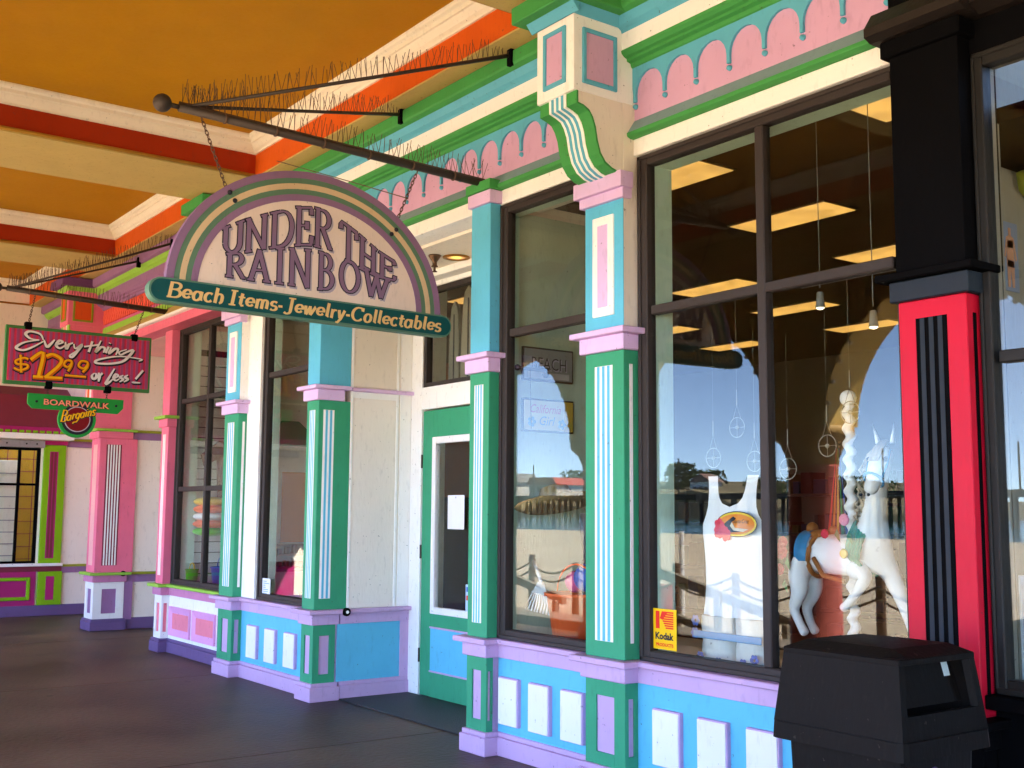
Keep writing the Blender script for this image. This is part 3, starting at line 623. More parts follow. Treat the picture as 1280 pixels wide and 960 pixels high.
for q in ((-.94, -.88, .785, 2.53), (-.03, .03, .785, 2.53), (-.88, -.03, .785, .82), (-.88, -.03, 2.49, 2.53), (-.30, -.262, .82, 2.49), (-.88, -.30, 1.955, 1.99), (-.262, -.03, 1.955, 1.99)): m.box(XK-.06, XK-.01, q[0], q[1], q[2], q[3], .003)
kf = m.build('window_frame', BLACK, kio); bx('pane', GLASS, kf, XK-.04, XK-.034, -.9, 0, .79, 2.52, 0)
tl = bx('tiled_wall', YTILE, kio, XK-1.25, XK-1.2, -2.2, 2.2, 0, 3, 0)
m = MB()
for i in range(16): m.box(XK-1.2, XK-1.194, -1.6+i*.2, -1.59+i*.2, .3, 2.8)
for i in range(13): m.box(XK-1.2, XK-1.193, -1.6, 1.6, .4+i*.2, .41+i*.2)
tag(m.build('tile_joints', MARO, tl), kind='stuff')
bx('cabinet', IVORY, kio, XK-1.0, XK-.5, -1.3, -.18, .5, 2.35, .01)
for i in range(9): bx('shelf_edge', GREYM, kio, XK-.5, XK-.48, -1.28, -.2, .7+i*.18, .715+i*.18, 0)

# ------------------------------------------------------------------ the black and red shop on the right
blk = thing('shopfront', (-1, 0, 0), 'black shop front with a red and black fluted pilaster beside the big window', 'shopfront')
AX = (-3.08, -2.741)
AP = dict(inset=BLACK, low=BLACK, base=BLACK, band=BLACK, ledge=BLACK, neck=NAVY, cap=BLACK, shaft=RED, flute=BLACK, stripe=NAVY, flute2=BLACK, stripe2=NAVY, n=3)
pa = pier(blk, *AX, 0, W, AP)
bx('upper_shaft', BLACK, pa, AX[0]-.005, AX[1]+.005, -.004, .3, ZC, 5.2, .004)
bx('capital', BLACK, pa, AX[0]-.035, AX[1]+.035, -.035, .2, 3.72, 3.80, .006)
DKB = paint('brown_black_moulding', (.014, .010, .008), rough=.5, spec=.3, dirt=.05)
m = MB(); m.prism([(-.05, 3.805), (-.095, 3.825), (-.095, 3.865), (-.035, 3.95), (.2, 3.95), (.2, 3.805)], 'X', AX[0]-.075, AX[1]+.08); m.build('capital_moulding', DKB, pa)
MB().prism([(.05, 3.80), (-.03, 3.83), (-.03, 3.865), (.05, 3.95), (.2, 3.95), (.2, 3.80)], 'X', AX[1]+.082, 24).build('cornice', DKB, blk)
m = MB(); m.box(AX[1], 24, W-.01, .3, 3.645, 3.80, .004); m.box(AX[1], 24, .05, .3, 3.95, 5.3, 0); m.box(.3, 24, .1, .3, 0, 3.65, .004); m.box(AX[1], .3, W, .3, .16, .86, .004); m.build('black_wall', BLACK, blk)
BRZ2 = paint('dark_grey_window_frame', (.02, .019, .017), rough=.45, dirt=.1)
window(blk, AX[1]+.002, .30, .86, 3.645, [-1.2], [2.28], y=.09, mat=BRZ2, jl=.058)
bx('plinth', BLACK, blk, AX[1], 24, W-.03, .2, 0, .16, .004); bx('sill', BLACK, blk, AX[1], .32, .02, .2, .80, .859, .005)
for x in (-2.60, -2.05, -1.5): bx('raised_panel', WHITE, blk, x, x+.42, W-.02, W+.01, .25, .72, .004)
BUFF = paint('buff_wall', (.22, .205, .165), rough=.6)
bx('window_reveal', BUFF, blk, -2.74, -2.695, .17, .212, .86, 3.64, 0); bx('interior_wall', BUFF, blk, -3.158, -3.10, .31, 5, .0, 4.2, 0); bx('pier_back', BUFF, blk, -3.1, -2.742, .302, .32, 0, 4.0, 0)
bx('window_soffit', BUFF, blk, -2.7, .3, .17, .22, 3.60, 3.64, 0); bx('interior_ceiling', BLACK, blk, -3.09, 4, .3, 5, 3.38, 3.45, 0); bx('interior_wall', INF, blk, -3.09, 4, 5, 5.1, 0, 4, 0); bx('interior_floor', INF, blk, -3.09, 4, .3, 5, 0, .02, 0)
bx('display_floor', BLACK, blk, -2.7, .3, .2, .9, .78, .82, 0)

# ------------------------------------------------------------------ hanging signs and their spiked brackets
def bracket(X, tip, pole_end, arms, n, label):
    t = thing('sign_bracket', (X, -1, 3.95), label, 'sign bracket', 'sign brackets over the walkway')
    a, b = Vector((X, pole_end, 3.915)), Vector((X, tip, 3.985))
    MB().tube([a, b], .027, 10).build('pole', STEEL, t, True)
    d = (b-a).normalized()
    MB().tube([b, b+d*.05], .016, 8).build('finial_neck', STEEL, t, True)
    MB().ball(b+d*.10, .055, 14, 10).build('ball_finial', STEEL, t, True)
    for i in range(6):
        p = a.lerp(b, .12+i*.15); MB().lathe([(.0325, -.006), (.035, 0), (.0325, .006)], (p.x, p.y, p.z), 12, 'Y').build('pipe_clip', WIRE, t)
    e0 = b-d*.05; sp = MB(); arms_ = []
    for q in arms:
        q = Vector(q); ar = MB().tube([e0+Vector((0, 0, .015)), q], .012, 6).build('arm', STEEL, t, True)
        m = MB(); m.box(q.x-.025, q.x+.025, q.y-.014, q.y+.03, q.z-.07, q.z+.05, .004); m.build('wall_plate', BLACK, t); arms_.append(q)
    rnd = random.Random(5)
    for (p, q, k, r) in [(b, a, n, .03)]+[(e0, q, int(n*1.0), .012) for q in arms_]:
        for i in range(k):
            f = (i+.5)/k; o = p.lerp(q, f)+Vector((0, 0, r))
            for s in (-1, 1):
                dx, dy = s*(.018+rnd.random()*.03), (rnd.random()-.5)*.05; h = .105+rnd.random()*.035
                e = o+Vector((dx, dy, h)); sp.tube([o, e], .0021, 3, False)
        sp.tube([p+Vector((0, 0, r)), q+Vector((0, 0, r))], .006, 5)
    tag(sp.build('bird_spikes', WIRE, t), kind='stuff')
    return t
def chain(mb, a, b):
    a, b = Vector(a), Vector(b); d = b-a; n = max(2, int(d.length/.026)); u = d.normalized(); s1 = u.cross(Vector((1, 0, 0))).normalized(); s2 = u.cross(s1)
    for i in range(n):
        c = a+d*(i+.5)/n; s = s1 if i % 2 else s2; pts = []
        for k in range(9):
            g = 2*math.pi*k/8; pts.append(c+u*(.0185*math.cos(g))+s*(.0095*math.sin(g)))
        mb.tube(pts, .0034, 4, False)
    return mb
bracket(-6.446, -2.19, .03, [(-5.95, -.115, 4.66), (-7.392, -.115, 4.66)], 58, 'weathered steel bracket with wire bird spikes carrying the arched cream shop sign')
bracket(-13.06, -1.70, .10, [(-12.45, -.115, 4.60), (-13.62, -.115, 4.60)], 54, 'dark steel spiked bracket carrying the striped red price sign')

# arched sign: rainbow rings, cream board, teal name bar
SX = -6.446
SMV = paint('sign_mauve', (.26, .15, .26), rough=.5); SGR = paint('sign_sage', (.11, .22, .14), rough=.5); SCR_ = paint('sign_cream', (.66, .50, .30), rough=.5); SBD = paint('sign_board', (.78, .66, .56), rough=.5)
STE = paint('sign_teal', (.004, .075, .075), rough=.45); STEE = paint('sign_edge_sage', (.10, .22, .15), rough=.5); INK = flat('sign_ink', (.02, .02, .03)); SLT = flat('letter_slate_mauve', (.22, .14, .23)); SHD = flat('letter_drop_grey', (.40, .37, .44)); GOLD = flat('gold_lettering', (.72, .50, .20))
sign = thing('hanging_sign', (SX, -1.29, 2.79), 'arched cream and mauve hanging sign with a teal name bar, chained under the spiked bracket', 'sign')
CY, CZ0, RA, RB_ = -1.288, 2.915, .945, .825
def half_ring(o0, o1, x0, x1, mat, nme):
    m = MB(); n = 40; V = []
    for x in (x0, x1):
        for o in (o0, o1):
            V += [(x, CY-(RA-o)*math.cos(math.pi*i/n), CZ0+(RB_-o)*math.sin(math.pi*i/n)) for i in range(n+1)]
    k = n+1; F = []
    for i in range(n):
        F += [(i, i+1, k+i+1, k+i), (2*k+i, 3*k+i, 3*k+i+1, 2*k+i+1), (i, 2*k+i, 2*k+i+1, i+1), (k+i, k+i+1, 3*k+i+1, 3*k+i)]
    F += [(0, k, 3*k, 2*k), (n, 2*k+n, 3*k+n, k+n)]
    m.add(V, F); return m.build(nme, mat, sign)
xf = SX+.02
for i, (mt, w) in enumerate(((SMV, .045), (SGR, .034), (SCR_, .036), (SGR, .034), (SMV, .041))):
    o = sum((.045, .034, .036, .034, .041)[:i]); half_ring(o, o+w, SX-.02, xf+(.004, .001, .003, .001, .004)[i], mt, 'rainbow_band')
m = MB(); n = 40; o = .188
m.prism([(CY-(RA-o)*math.cos(math.pi*i/n), CZ0+(RB_-o)*math.sin(math.pi*i/n)) for i in range(n+1)], 'X', SX-.018, xf); m.build('sign_board', SBD, sign)
def pill(x0, x1, g, mat, nme):
    y0, y1, zc0, zc1, r = -2.262, -.338, 2.868, 2.850, .074+g; pts = []
    pts += [(y1+r*math.cos(R(a)), zc1+r*math.sin(R(a))) for a in range(-90, 91, 15)]; pts += [(y0+r*math.cos(R(a)), zc0+r*math.sin(R(a))) for a in range(90, 271, 15)]
    return MB().prism(pts, 'X', x0, x1).build(nme, mat, sign)
pill(SX-.03, SX+.042, 0, STEE, 'bar_edge'); bar = pill(SX-.031, SX+.046, -.011, STE, 'name_bar')
# serif capitals drawn as pen strokes in a unit cell
def caps(ch):
    S, H = [], []                       # strokes and serifs
    def sf(x0, x1, y): H.append([(x0, y), (x1, y)])
    if ch == 'U': S += [[(.17, 1), (.17, .34)]+arc(.5, .34, .33, .34, 180, 270, 6)]; S += [arc(.5, .34, .33, .34, 270, 360, 6)+[(.83, 1)]]; sf(0, .36, 1); sf(.64, 1, 1)
    if ch == 'N': S += [[(.15, 1), (.15, 0)], [(.12, 1), (.86, 0)], [(.86, 1), (.86, 0)]]; sf(0, .3, 0); sf(0, .22, 1); sf(.7, 1, 1)
    if ch == 'D': S += [[(.2, 1), (.2, 0)], [(.2, .985), (.45, .985)]+arc(.45, .5, .48, .485, 90, -90, 12)+[(.2, .015)]]; sf(.02, .3, 1); sf(.02, .3, 0)
    if ch == 'E': S += [[(.22, 1), (.22, 0)], [(.22, .985), (.9, .985), (.92, .80)], [(.22, .52), (.68, .52)], [(.22, .015), (.92, .015), (.97, .24)], [(.68, .62), (.68, .42)]]; sf(.02, .3, 1); sf(.02, .3, 0)
    if ch == 'R': S += [[(.2, 1), (.2, 0)], [(.2, .985), (.45, .985)]+arc(.45, .75, .36, .235, 90, -90, 9)+[(.2, .515)], [(.46, .515), (.88, .02), (1.0, .02)]]; sf(.02, .3, 1); sf(.02, .38, 0)
    if ch == 'T': S += [[(.5, 1), (.5, 0)], [(.04, .78), (.06, .985), (.94, .985), (.96, .78)]]; sf(.32, .68, 0)
    if ch == 'H': S += [[(.2, 1), (.2, 0)], [(.8, 1), (.8, 0)], [(.2, .52), (.8, .52)]]; [sf(a, b, y) for y in (0, 1) for a, b in ((.03, .37), (.63, .97))]
    if ch == 'A': S += [[(.5, 1), (.14, 0)], [(.48, 1), (.86, 0)], [(.26, .34), (.75, .34)]]; sf(0, .3, 0); sf(.68, 1, 0)
    if ch == 'I': S += [[(.5, 1), (.5, 0)]]; sf(.1, .9, 0); sf(.1, .9, 1)
    if ch == 'B': S += [[(.2, 1), (.2, 0)], [(.2, .985), (.42, .985)]+arc(.42, .76, .34, .225, 90, -90, 9)+[(.2, .535)], [(.4, .535)]+arc(.45, .275, .44, .26, 90, -90, 9)+[(.2, .015)]]; sf(.02, .3, 1); sf(.02, .3, 0)
    if ch == 'O': S += [arc(.5, .5, .43, .49, 0, 360, 24)]
    if ch == 'W': S += [[(.12, 1), (.32, 0)], [(.32, 0), (.52, .95)], [(.48, 1), (.68, 0)], [(.68, 0), (.9, 1)]]; sf(0, .26, 1); sf(.38, .62, 1); sf(.78, 1, 1)
    return S, H
UT = [(-1.916, 3.277), (-1.755, 3.362), (-1.603, 3.425), (-1.428, 3.496), (-1.311, 3.515), (-1.172, 3.504), (-1.115, 3.465), (-.979, 3.391), (-.841, 3.303), (-.68, 3.235)]
UB = [(-1.911, 3.141), (-1.748, 3.164), (-1.596, 3.211), (-1.421, 3.253), (-1.304, 3.27), (-1.165, 3.256), (-1.07, 3.206), (-.974, 3.171), (-.837, 3.13), (-.678, 3.116)]
RT = [(-1.881, 3.132), (-1.723, 3.172), (-1.552, 3.214), (-1.456, 3.226), (-1.303, 3.236), (-1.136, 3.226), (-.945, 3.183), (-.708, 3.10)]
RBB = [(-1.876, 3.001), (-1.717, 2.997), (-1.545, 2.998), (-1.449, 2.999), (-1.296, 2.993), (-1.13, 3.001), (-.94, 2.999), (-.705, 2.985)]
UL = [('U', -1.905, -1.765), ('N', -1.755, -1.615), ('D', -1.60, -1.44), ('E', -1.43, -1.31), ('R', -1.30, -1.17), ('T', -1.115, -.99), ('H', -.98, -.84), ('E', -.83, -.70)]
RL = [('R', -1.875, -1.75), ('A', -1.735, -1.585), ('I', -1.56, -1.49), ('N', -1.465, -1.315), ('B', -1.265, -1.15), ('O', -1.11, -.965), ('W', -.945, -.74)]
for T_, B_, LS in ((UT, UB, UL), (RT, RBB, RL)):
    for ch, ya, yb in LS:
        S, H = caps(ch)
        def warp(p, T_=T_, B_=B_, ya=ya, yb=yb):
            y = ya+(yb-ya)*p[0]; b = lerp_curve(B_, y); return (y, b+(lerp_curve(T_, y)-b)*p[1])
        def lay(nme, mat, grow, d, dy=0, dz=0):
            mb = MB(); k = 0
            for s in S:
                s = [(s[i][0]+(s[i+1][0]-s[i][0])*t/3, s[i][1]+(s[i+1][1]-s[i][1])*t/3) for i in range(len(s)-1) for t in range(3)]+[s[-1]]
                stroke(mb, [warp(p) for p in s], .028, .0105, lambda a, b, dd: (xf+dd, a+dy, b+dz), d+k*.0001, grow); k += 1
            for h in H:
                h = [(h[0][0]+(h[1][0]-h[0][0])*t/3, h[0][1]) for t in range(4)]
                stroke(mb, [warp(p) for p in h], .012, .012, lambda a, b, dd: (xf+dd, a+dy, b+dz), d+k*.0001, grow); k += 1
            return mb.build(nme, mat, sign)
        lay('letter_shadow', SHD, .004, .0015, .014, -.013); lay('letter_outline', INK, .0065, .0035); lay('letter', SLT, .0, .0055)
# bold italic lower lettering
def low(ch):
    S = []; X = .62
    st = lambda x, a, b: [(x, a), (x, b)]
    if ch == 'B': S = [st(.2, 1, 0), [(.1, .97), (.45, .97)]+arc(.45, .755, .26, .215, 90, -90, 8)+[(.2, .53)], [(.4, .53)]+arc(.47, .28, .3, .25, 90, -90, 8)+[(.06, .03)]]; w = .82
    elif ch == 'I': S = [st(.25, 1, 0), [(.05, .97), (.45, .97)], [(.05, .03), (.45, .03)]]; w = .52
    elif ch == 'J': S = [[(.45, 1), (.45, .1)]+arc(.25, .1, .2, .2, 0, -150, 6), [(.22, .97), (.66, .97)]]; w = .66
    elif ch == 'C': S = [arc(.46, .5, .38, .47, 50, 318, 16), [(.72, .98), (.72, .72)]]; w = .84
    elif ch == 'e': S = [[(.14, .33), (.5, .36)]+arc(.32, .36, .21, .26, 0, 325, 14)]; w = .6
    elif ch == 'a': S = [arc(.28, .3, .2, .29, 40, 330, 12), [(.5, X), (.5, .08), (.62, .06)]]; w = .66
    elif ch == 'c': S = [arc(.3, .31, .22, .29, 45, 320, 12)]; w = .54
    elif ch == 'h': S = [st(.15, 1, 0), [(.15, .38)]+arc(.33, .4, .18, .21, 150, 0, 7)+[(.51, .2)]+arc(.36, .2, .15, .19, 0, -80, 4)]; w = .64
    elif ch == 't': S = [[(.22, .86), (.2, .15), (.28, .03), (.4, .08)], [(.02, .6), (.42, .6)]]; w = .44
    elif ch == 'm': S = [st(.14, X, 0), [(.14, .4)]+arc(.29, .42, .15, .19, 150, 0, 6)+[(.44, 0)], [(.44, .4)]+arc(.59, .42, .15, .19, 150, 0, 6)+[(.74, .08), (.84, .06)]]; w = .9
    elif ch == 's': S = [arc(.26, .45, .17, .15, 30, 250, 7)+arc(.24, .16, .19, .15, 80, -150, 8)]; w = .48
    elif ch == 'w': S = [[(.08, X), (.18, .02)], [(.18, .02), (.38, .55)], [(.36, X), (.46, .02)], [(.46, .02), (.7, .55), (.62, .62)]]; w = .76
    elif ch == 'l': S = [[(.16, 1), (.16, .1), (.28, .05)]]; w = .32
    elif ch == 'r': S = [st(.15, X, 0), [(.15, .4), (.28, .58), (.42, .56)]]; w = .46
    elif ch == 'y': S = [[(.1, X), (.24, .05)], [(.48, X), (.3, .02), (.12, -.26), (.0, -.22)]]; w = .56
    elif ch == 'o': S = [arc(.3, .31, .21, .29, 0, 360, 18)]; w = .62
    elif ch == 'b': S = [st(.15, 1, .05), [(.15, .4)]+arc(.33, .31, .2, .29, 130, -170, 12)]; w = .64
    elif ch == 'g': S = [arc(.28, .33, .2, .27, 40, 330, 12), [(.5, X), (.5, 0), (.36, -.3), (.0, -.36), (-.1, -.5)]]; w = .64
    elif ch == 'i': S = [st(.14, X, .02), [(.15, .84), (.17, .78)]]; w = .3
    elif ch == 'n': S = [st(.14, X, 0), [(.14, .4)]+arc(.3, .42, .16, .19, 150, 0, 6)+[(.48, .05)]]; w = .62
    elif ch == '-': S = [[(.05, .33), (.3, .33)]]; w = .38
    else: w = .25
    return S, w
txt = 'Beach Items-Jewelry-Collectables'; tw = sum(low(c)[1] for c in txt); y = -2.24; k = 1.885/tw; h = .092
for c in txt:
    S, w = low(c)
    if S:
        mb = MB(); q = 0
        for s in S:
            stroke(mb, [(y+(p[0]+p[1]*.16)*k, 2.826-(y+2.24)*.0095+p[1]*h) for p in s], .021, .0095 if c != '-' else .014, lambda a, b, dd: (SX+.046+dd, a, b), .0015+q*.0001); q += 1
        mb.build('letter', GOLD, bar)
    y += w*k
c1 = MB(); chain(c1, (SX, -2.05, 3.95), (SX, -1.872, 3.53)); chain(c1, (SX, -.53, 3.90), (SX, -.705, 3.48)); tag(c1.build('chain', WIRE, sign), kind='stuff')
for q in ((-1.865, 3.515), (-1.83, 3.47), (-.70, 3.465), (-.735, 3.43)): MB().ball((SX+.024, *q), .015).build('chain_bolt', INK, sign, True)
solo(MB().tube([(SX, -.60, 3.70), (-7.4, -.48, 4.05), (-9.3, -.28, 4.74)], .004, 5), 'guy_wire', WIRE, (SX, -.6, 3.7), 'thin rusty guy wire running from the arched sign up to the orange beam', 'wire')

# striped price sign with the smaller sign under it
PXX = -13.06; px = PXX+.02
SRED = paint('sign_red', (.62, .035, .10), rough=.5); SPUR = paint('sign_stripe_plum', (.34, .07, .19), rough=.5); SGN = paint('sign_green', (.012, .30, .05), rough=.5); SGE = paint('sign_green_edge', (.05, .20, .06), rough=.5)
WHT = flat('white_lettering', (.78, .78, .80)); FLAME = flat('yellow_lettering', (.85, .47, .015)); FLAMEO = flat('orange_shading', (.62, .13, .006)); SALM = flat('salmon_lettering', (.85, .33, .20)); DKR = flat('badge_dark_red', (.20, .008, .012)); PGREY = flat('badge_grey_ring', (.50, .45, .52))
ps = thing('hanging_sign', (PXX, -.9, 2.95), 'red striped hanging price sign with white script lettering and a green border', 'sign')
bx('sign_board', SGE, ps, PXX-.02, px, -1.69, -.10, 2.945, 3.59, .006); fc = bx('sign_face', SRED, ps, px-.004, px+.003, -1.655, -.125, 2.985, 3.555, .002)
for i in range(27):
    y = -1.635+i*.0566; bx('stripe', SPUR, fc, px+.002, px+.0065, y, y+.032, 2.986, 3.554, .001)
SCR = {
'everything': [[(-1.301, 3.452), (-1.339, 3.515), (-1.444, 3.534), (-1.488, 3.5), (-1.433, 3.454), (-1.343, 3.448)], [(-1.343, 3.448), (-1.486, 3.412), (-1.566, 3.361), (-1.567, 3.331), (-1.495, 3.323), (-1.401, 3.368), (-1.3, 3.437)], [(-1.294, 3.452), (-1.262, 3.381), (-1.228, 3.407), (-1.182, 3.466)], [(-1.172, 3.405), (-1.096, 3.445), (-1.132, 3.461), (-1.162, 3.405), (-1.121, 3.376), (-1.066, 3.414)], [(-1.067, 3.452), (-1.054, 3.378), (-1.03, 3.425), (-.984, 3.449)], [(-.976, 3.438), (-.956, 3.387), (-.886, 3.439), (-.934, 3.363), (-.988, 3.289), (-1.011, 3.305), (-.948, 3.358)], [(-.776, 3.487), (-.81, 3.362)], [(-.864, 3.418), (-.704, 3.454)], [(-.681, 3.504), (-.737, 3.369), (-.68, 3.427), (-.635, 3.421), (-.648, 3.369)], [(-.592, 3.443), (-.623, 3.367)], [(-.562, 3.438), (-.588, 3.364), (-.523, 3.423), (-.486, 3.419), (-.508, 3.356)], [(-.387, 3.428), (-.469, 3.393), (-.453, 3.361), (-.386, 3.4), (-.311, 3.426), (-.405, 3.303), (-.531, 3.256), (-.694, 3.242), (-.734, 3.26), (-.667, 3.296), (-.459, 3.343), (-.214, 3.33), (-.244, 3.307)], [(-.583, 3.478), (-.579, 3.488)]],
'orless': [[(-.74, 3.126), (-.763, 3.094), (-.744, 3.061), (-.713, 3.083), (-.718, 3.12), (-.74, 3.126)], [(-.692, 3.137), (-.68, 3.1), (-.687, 3.036)], [(-.68, 3.1), (-.647, 3.136)], [(-.516, 3.197), (-.602, 3.03), (-.583, 3.025), (-.53, 3.074)], [(-.53, 3.074), (-.472, 3.116), (-.498, 3.133), (-.52, 3.09), (-.495, 3.061), (-.455, 3.087)], [(-.412, 3.129), (-.448, 3.103), (-.414, 3.082), (-.454, 3.049)], [(-.36, 3.135), (-.395, 3.108), (-.36, 3.087), (-.405, 3.052)], [(-.19, 3.203), (-.273, 3.095)], [(-.302, 3.064), (-.294, 3.056), (-.215, 3.055)]],
'dollar': [[(-1.446, 3.225), (-1.491, 3.235), (-1.571, 3.199), (-1.555, 3.164), (-1.46, 3.165), (-1.451, 3.129), (-1.524, 3.097), (-1.587, 3.118)], [(-1.527, 3.266), (-1.51, 3.073)]],
'one': [[(-1.418, 3.22), (-1.293, 3.304), (-1.328, 3.036)], [(-1.385, 3.036), (-1.28, 3.036)]], 'two': [[(-1.257, 3.27), (-1.188, 3.296), (-1.097, 3.247), (-1.125, 3.17), (-1.26, 3.033)], [(-1.265, 3.036), (-1.078, 3.04)]],
'nine': [[(-.991, 3.211), (-1.025, 3.171), (-1.069, 3.197), (-1.043, 3.244), (-.992, 3.241), (-.99, 3.189), (-1.023, 3.126)]], 'nine2': [[(-.813, 3.218), (-.852, 3.17), (-.911, 3.195), (-.885, 3.25), (-.819, 3.244), (-.816, 3.188), (-.864, 3.128)]], 'bar': [[(-1.053, 3.079), (-.825, 3.077)]],
'bargains': [[(-1.078, 2.654), (-1.015, 2.68), (-1.002, 2.641), (-1.04, 2.612), (-.989, 2.592), (-1.022, 2.532), (-1.058, 2.549)], [(-1.045, 2.663), (-1.061, 2.519)], [(-.949, 2.639), (-.983, 2.608), (-.967, 2.579), (-.934, 2.625), (-.936, 2.581), (-.911, 2.597)], [(-.91, 2.641), (-.907, 2.589), (-.898, 2.632), (-.87, 2.648)], [(-.824, 2.661), (-.862, 2.637), (-.85, 2.604), (-.815, 2.647), (-.864, 2.517), (-.918, 2.461), (-.941, 2.481), (-.88, 2.569), (-.795, 2.603)], [(-.792, 2.678), (-.812, 2.647), (-.799, 2.628), (-.778, 2.671), (-.782, 2.638)], [(-.767, 2.684), (-.771, 2.645)], [(-.756, 2.688), (-.757, 2.65), (-.738, 2.681), (-.739, 2.651)], [(-.715, 2.722), (-.737, 2.69), (-.718, 2.672), (-.74, 2.65)]]}
def script(keys, nme, mat, thick, thin, d, grow, par, dy=0, dz=0, taper=True, X=px):
    mb = MB(); q = 0
    for k in keys:
        for s in SCR[k]:
            stroke(mb, smooth_line(s, 5), thick, thin, lambda a, b, dd: (X+dd, a+dy, b+dz), d+q*.00012, grow, taper); q += 1
    return mb.build(nme, mat, par)
A1 = ['everything', 'orless']; A2 = ['dollar', 'one', 'two', 'nine', 'nine2', 'bar']
script(A1, 'lettering_shadow', INK, .036, .024, .0085, .007, ps, .008, -.012); script(A1, 'script_lettering', WHT, .036, .022, .0115, 0, ps)
[script([q], 'figure_outline', INK, .052, .04, .0085, .014, ps, .004, -.006, False) for q in ('one', 'two')]; [script([q], 'figure_outline', INK, .03, .026, .0087, .012, ps, .004, -.006, False) for q in ('dollar', 'nine', 'nine2', 'bar')]
[script([q], 'price_figure', FLAMEO, .052, .04, .0115, .004, ps, 0, 0, False) for q in ('one', 'two')]; [script([q], 'price_figure', FLAMEO, .03, .026, .0117, .002, ps, 0, 0, False) for q in ('dollar', 'nine', 'nine2', 'bar')]
[script([q], 'figure_highlight', FLAME, .032, .024, .0145, 0, ps, -.005, .006, False) for q in ('one', 'two')]; [script([q], 'figure_highlight', FLAME, .018, .015, .0147, 0, ps, -.003, .003, False) for q in ('dollar', 'nine', 'nine2', 'bar')]
c1 = MB(); chain(c1, (PXX, -.20, 3.90), (PXX, -.30, 3.60)); chain(c1, (PXX, -1.40, 3.96), (PXX, -1.46, 3.60)); tag(c1.build('chain', WIRE, ps), kind='stuff')
for y, z in ((-1.46, 3.597), (-.30, 3.572), (-1.215, 2.96), (-.575, 2.955)): bx('hanger_clamp', BLACK, ps, PXX-.03, PXX+.03, y-.038, y+.038, z-.042, z+.042, .008)
bs = thing('hanging_sign', (PXX, -.9, 2.40), 'small green sign with a round dark red badge, hanging below the striped price sign', 'sign')
bar2 = MB().prism([(-1.423, 2.86), (-.391, 2.845), (-.393, 2.745), (-.452, 2.682), (-1.373, 2.696), (-1.423, 2.744)], 'X', PXX-.018, px-.002).build('sign_bar', SGN, bs)
def disc(r, x0, x1, mat, nme): return MB().prism([(-.895+r*math.cos(2*math.pi*i/36), 2.598+r*1.0*math.sin(2*math.pi*i/36)) for i in range(36)], 'X', x0, x1).build(nme, mat, bs)
disc(.205, PXX-.018, px, SGN, 'badge'); disc(.172, px-.01, px+.003, INK, 'badge_ring'); disc(.142, px-.01, px+.005, PGREY, 'badge_ring'); disc(.132, px-.01, px+.007, DKR, 'badge_face')
place = lambda a, b, d: (px+d, a, b)
for dd, mt, bo, nme in ((.012, INK, .006, 'lettering_shadow'), (.014, SALM, .002, 'lettering')):
    text_mesh('BOARDWALK', .088, bs, nme, mt, lambda a, b, d: (px+d, -1.262+a, 2.742+b-(a)*.012), dd, bold=bo, width=.71)
for y in (-1.335, -.475): MB().lathe([(.014, 0), (.014, .006), (.0001, .008)], (px, y, 2.772), 10, 'X').build('rivet', INK, bs)
wd_ = 'Bargains'; tw = sum(low(c)[1] for c in wd_); k = .375/tw
for nme, mt, gr, d, o in (('lettering_shadow', INK, .005, .0125, .004), ('script_letter', FLAME, 0, .0155, 0)):
    y = -1.085
    for j, c in enumerate(wd_):
        S, w = low(c); mb = MB(); h = .135 if j == 0 else .105
        for q, s in enumerate(S): stroke(mb, [(y+(p[0]+p[1]*.3)*k+o, 2.56+(y+1.085)*.26+p[1]*h-o) for p in s], .0165, .010, lambda a, b, dd: (px+dd, a, b), d+q*.0001, gr)
        mb.build(nme, mt, bs); y += w*k
c1 = MB(); chain(c1, (PXX, -1.215, 2.94), (PXX, -1.215, 2.845)); chain(c1, (PXX, -.577, 2.94), (PXX, -.58, 2.835)); tag(c1.build('chain', WIRE, bs), kind='stuff')

# sprinkler and downlight in the recess ceiling
BRASS = paint('aged_brass', (.14, .085, .05), rough=.35, metal=.8)
sp = MB().lathe([(.055, 0), (.05, -.012), (.024, -.05), (.02, -.06), (.02, -.085), (.028, -.09), (.028, -.098), (.01, -.10), (.01, -.13), (.022, -.134), (.022, -.14), (.0001, -.142)], (-7.86, .51, 3.722), 16)
solo(sp, 'fire_sprinkler', BRASS, (-7.86, .51, 3.722), 'brass fire sprinkler head on the ceiling of the entry recess', 'sprinkler', smooth=True)
dl = thing('recessed_light', (-7.80, .685, 3.722), 'lit amber downlight in the ceiling of the entry recess', 'light')
MB().lathe([(.115, 0), (.115, -.008), (.085, -.012), (.08, -.002)], (-7.80, .685, 3.7215), 24).build('trim_ring', paint('downlight_trim', (.30, .13, .015), rough=.35, metal=.3), dl, True)
MB().lathe([(.08, -.003), (.05, -.0035), (.0001, -.004)], (-7.80, .685, 3.7215), 24).build('lens', emit('amber_lens', (1, .36, .015), .05), dl); MB().lathe([(.045, -.0055), (.02, -.012), (.0001, -.013)], (-7.80, .685, 3.7215), 16).build('bulb', emit('amber_bulb', (1, .55, .06), .12), dl)

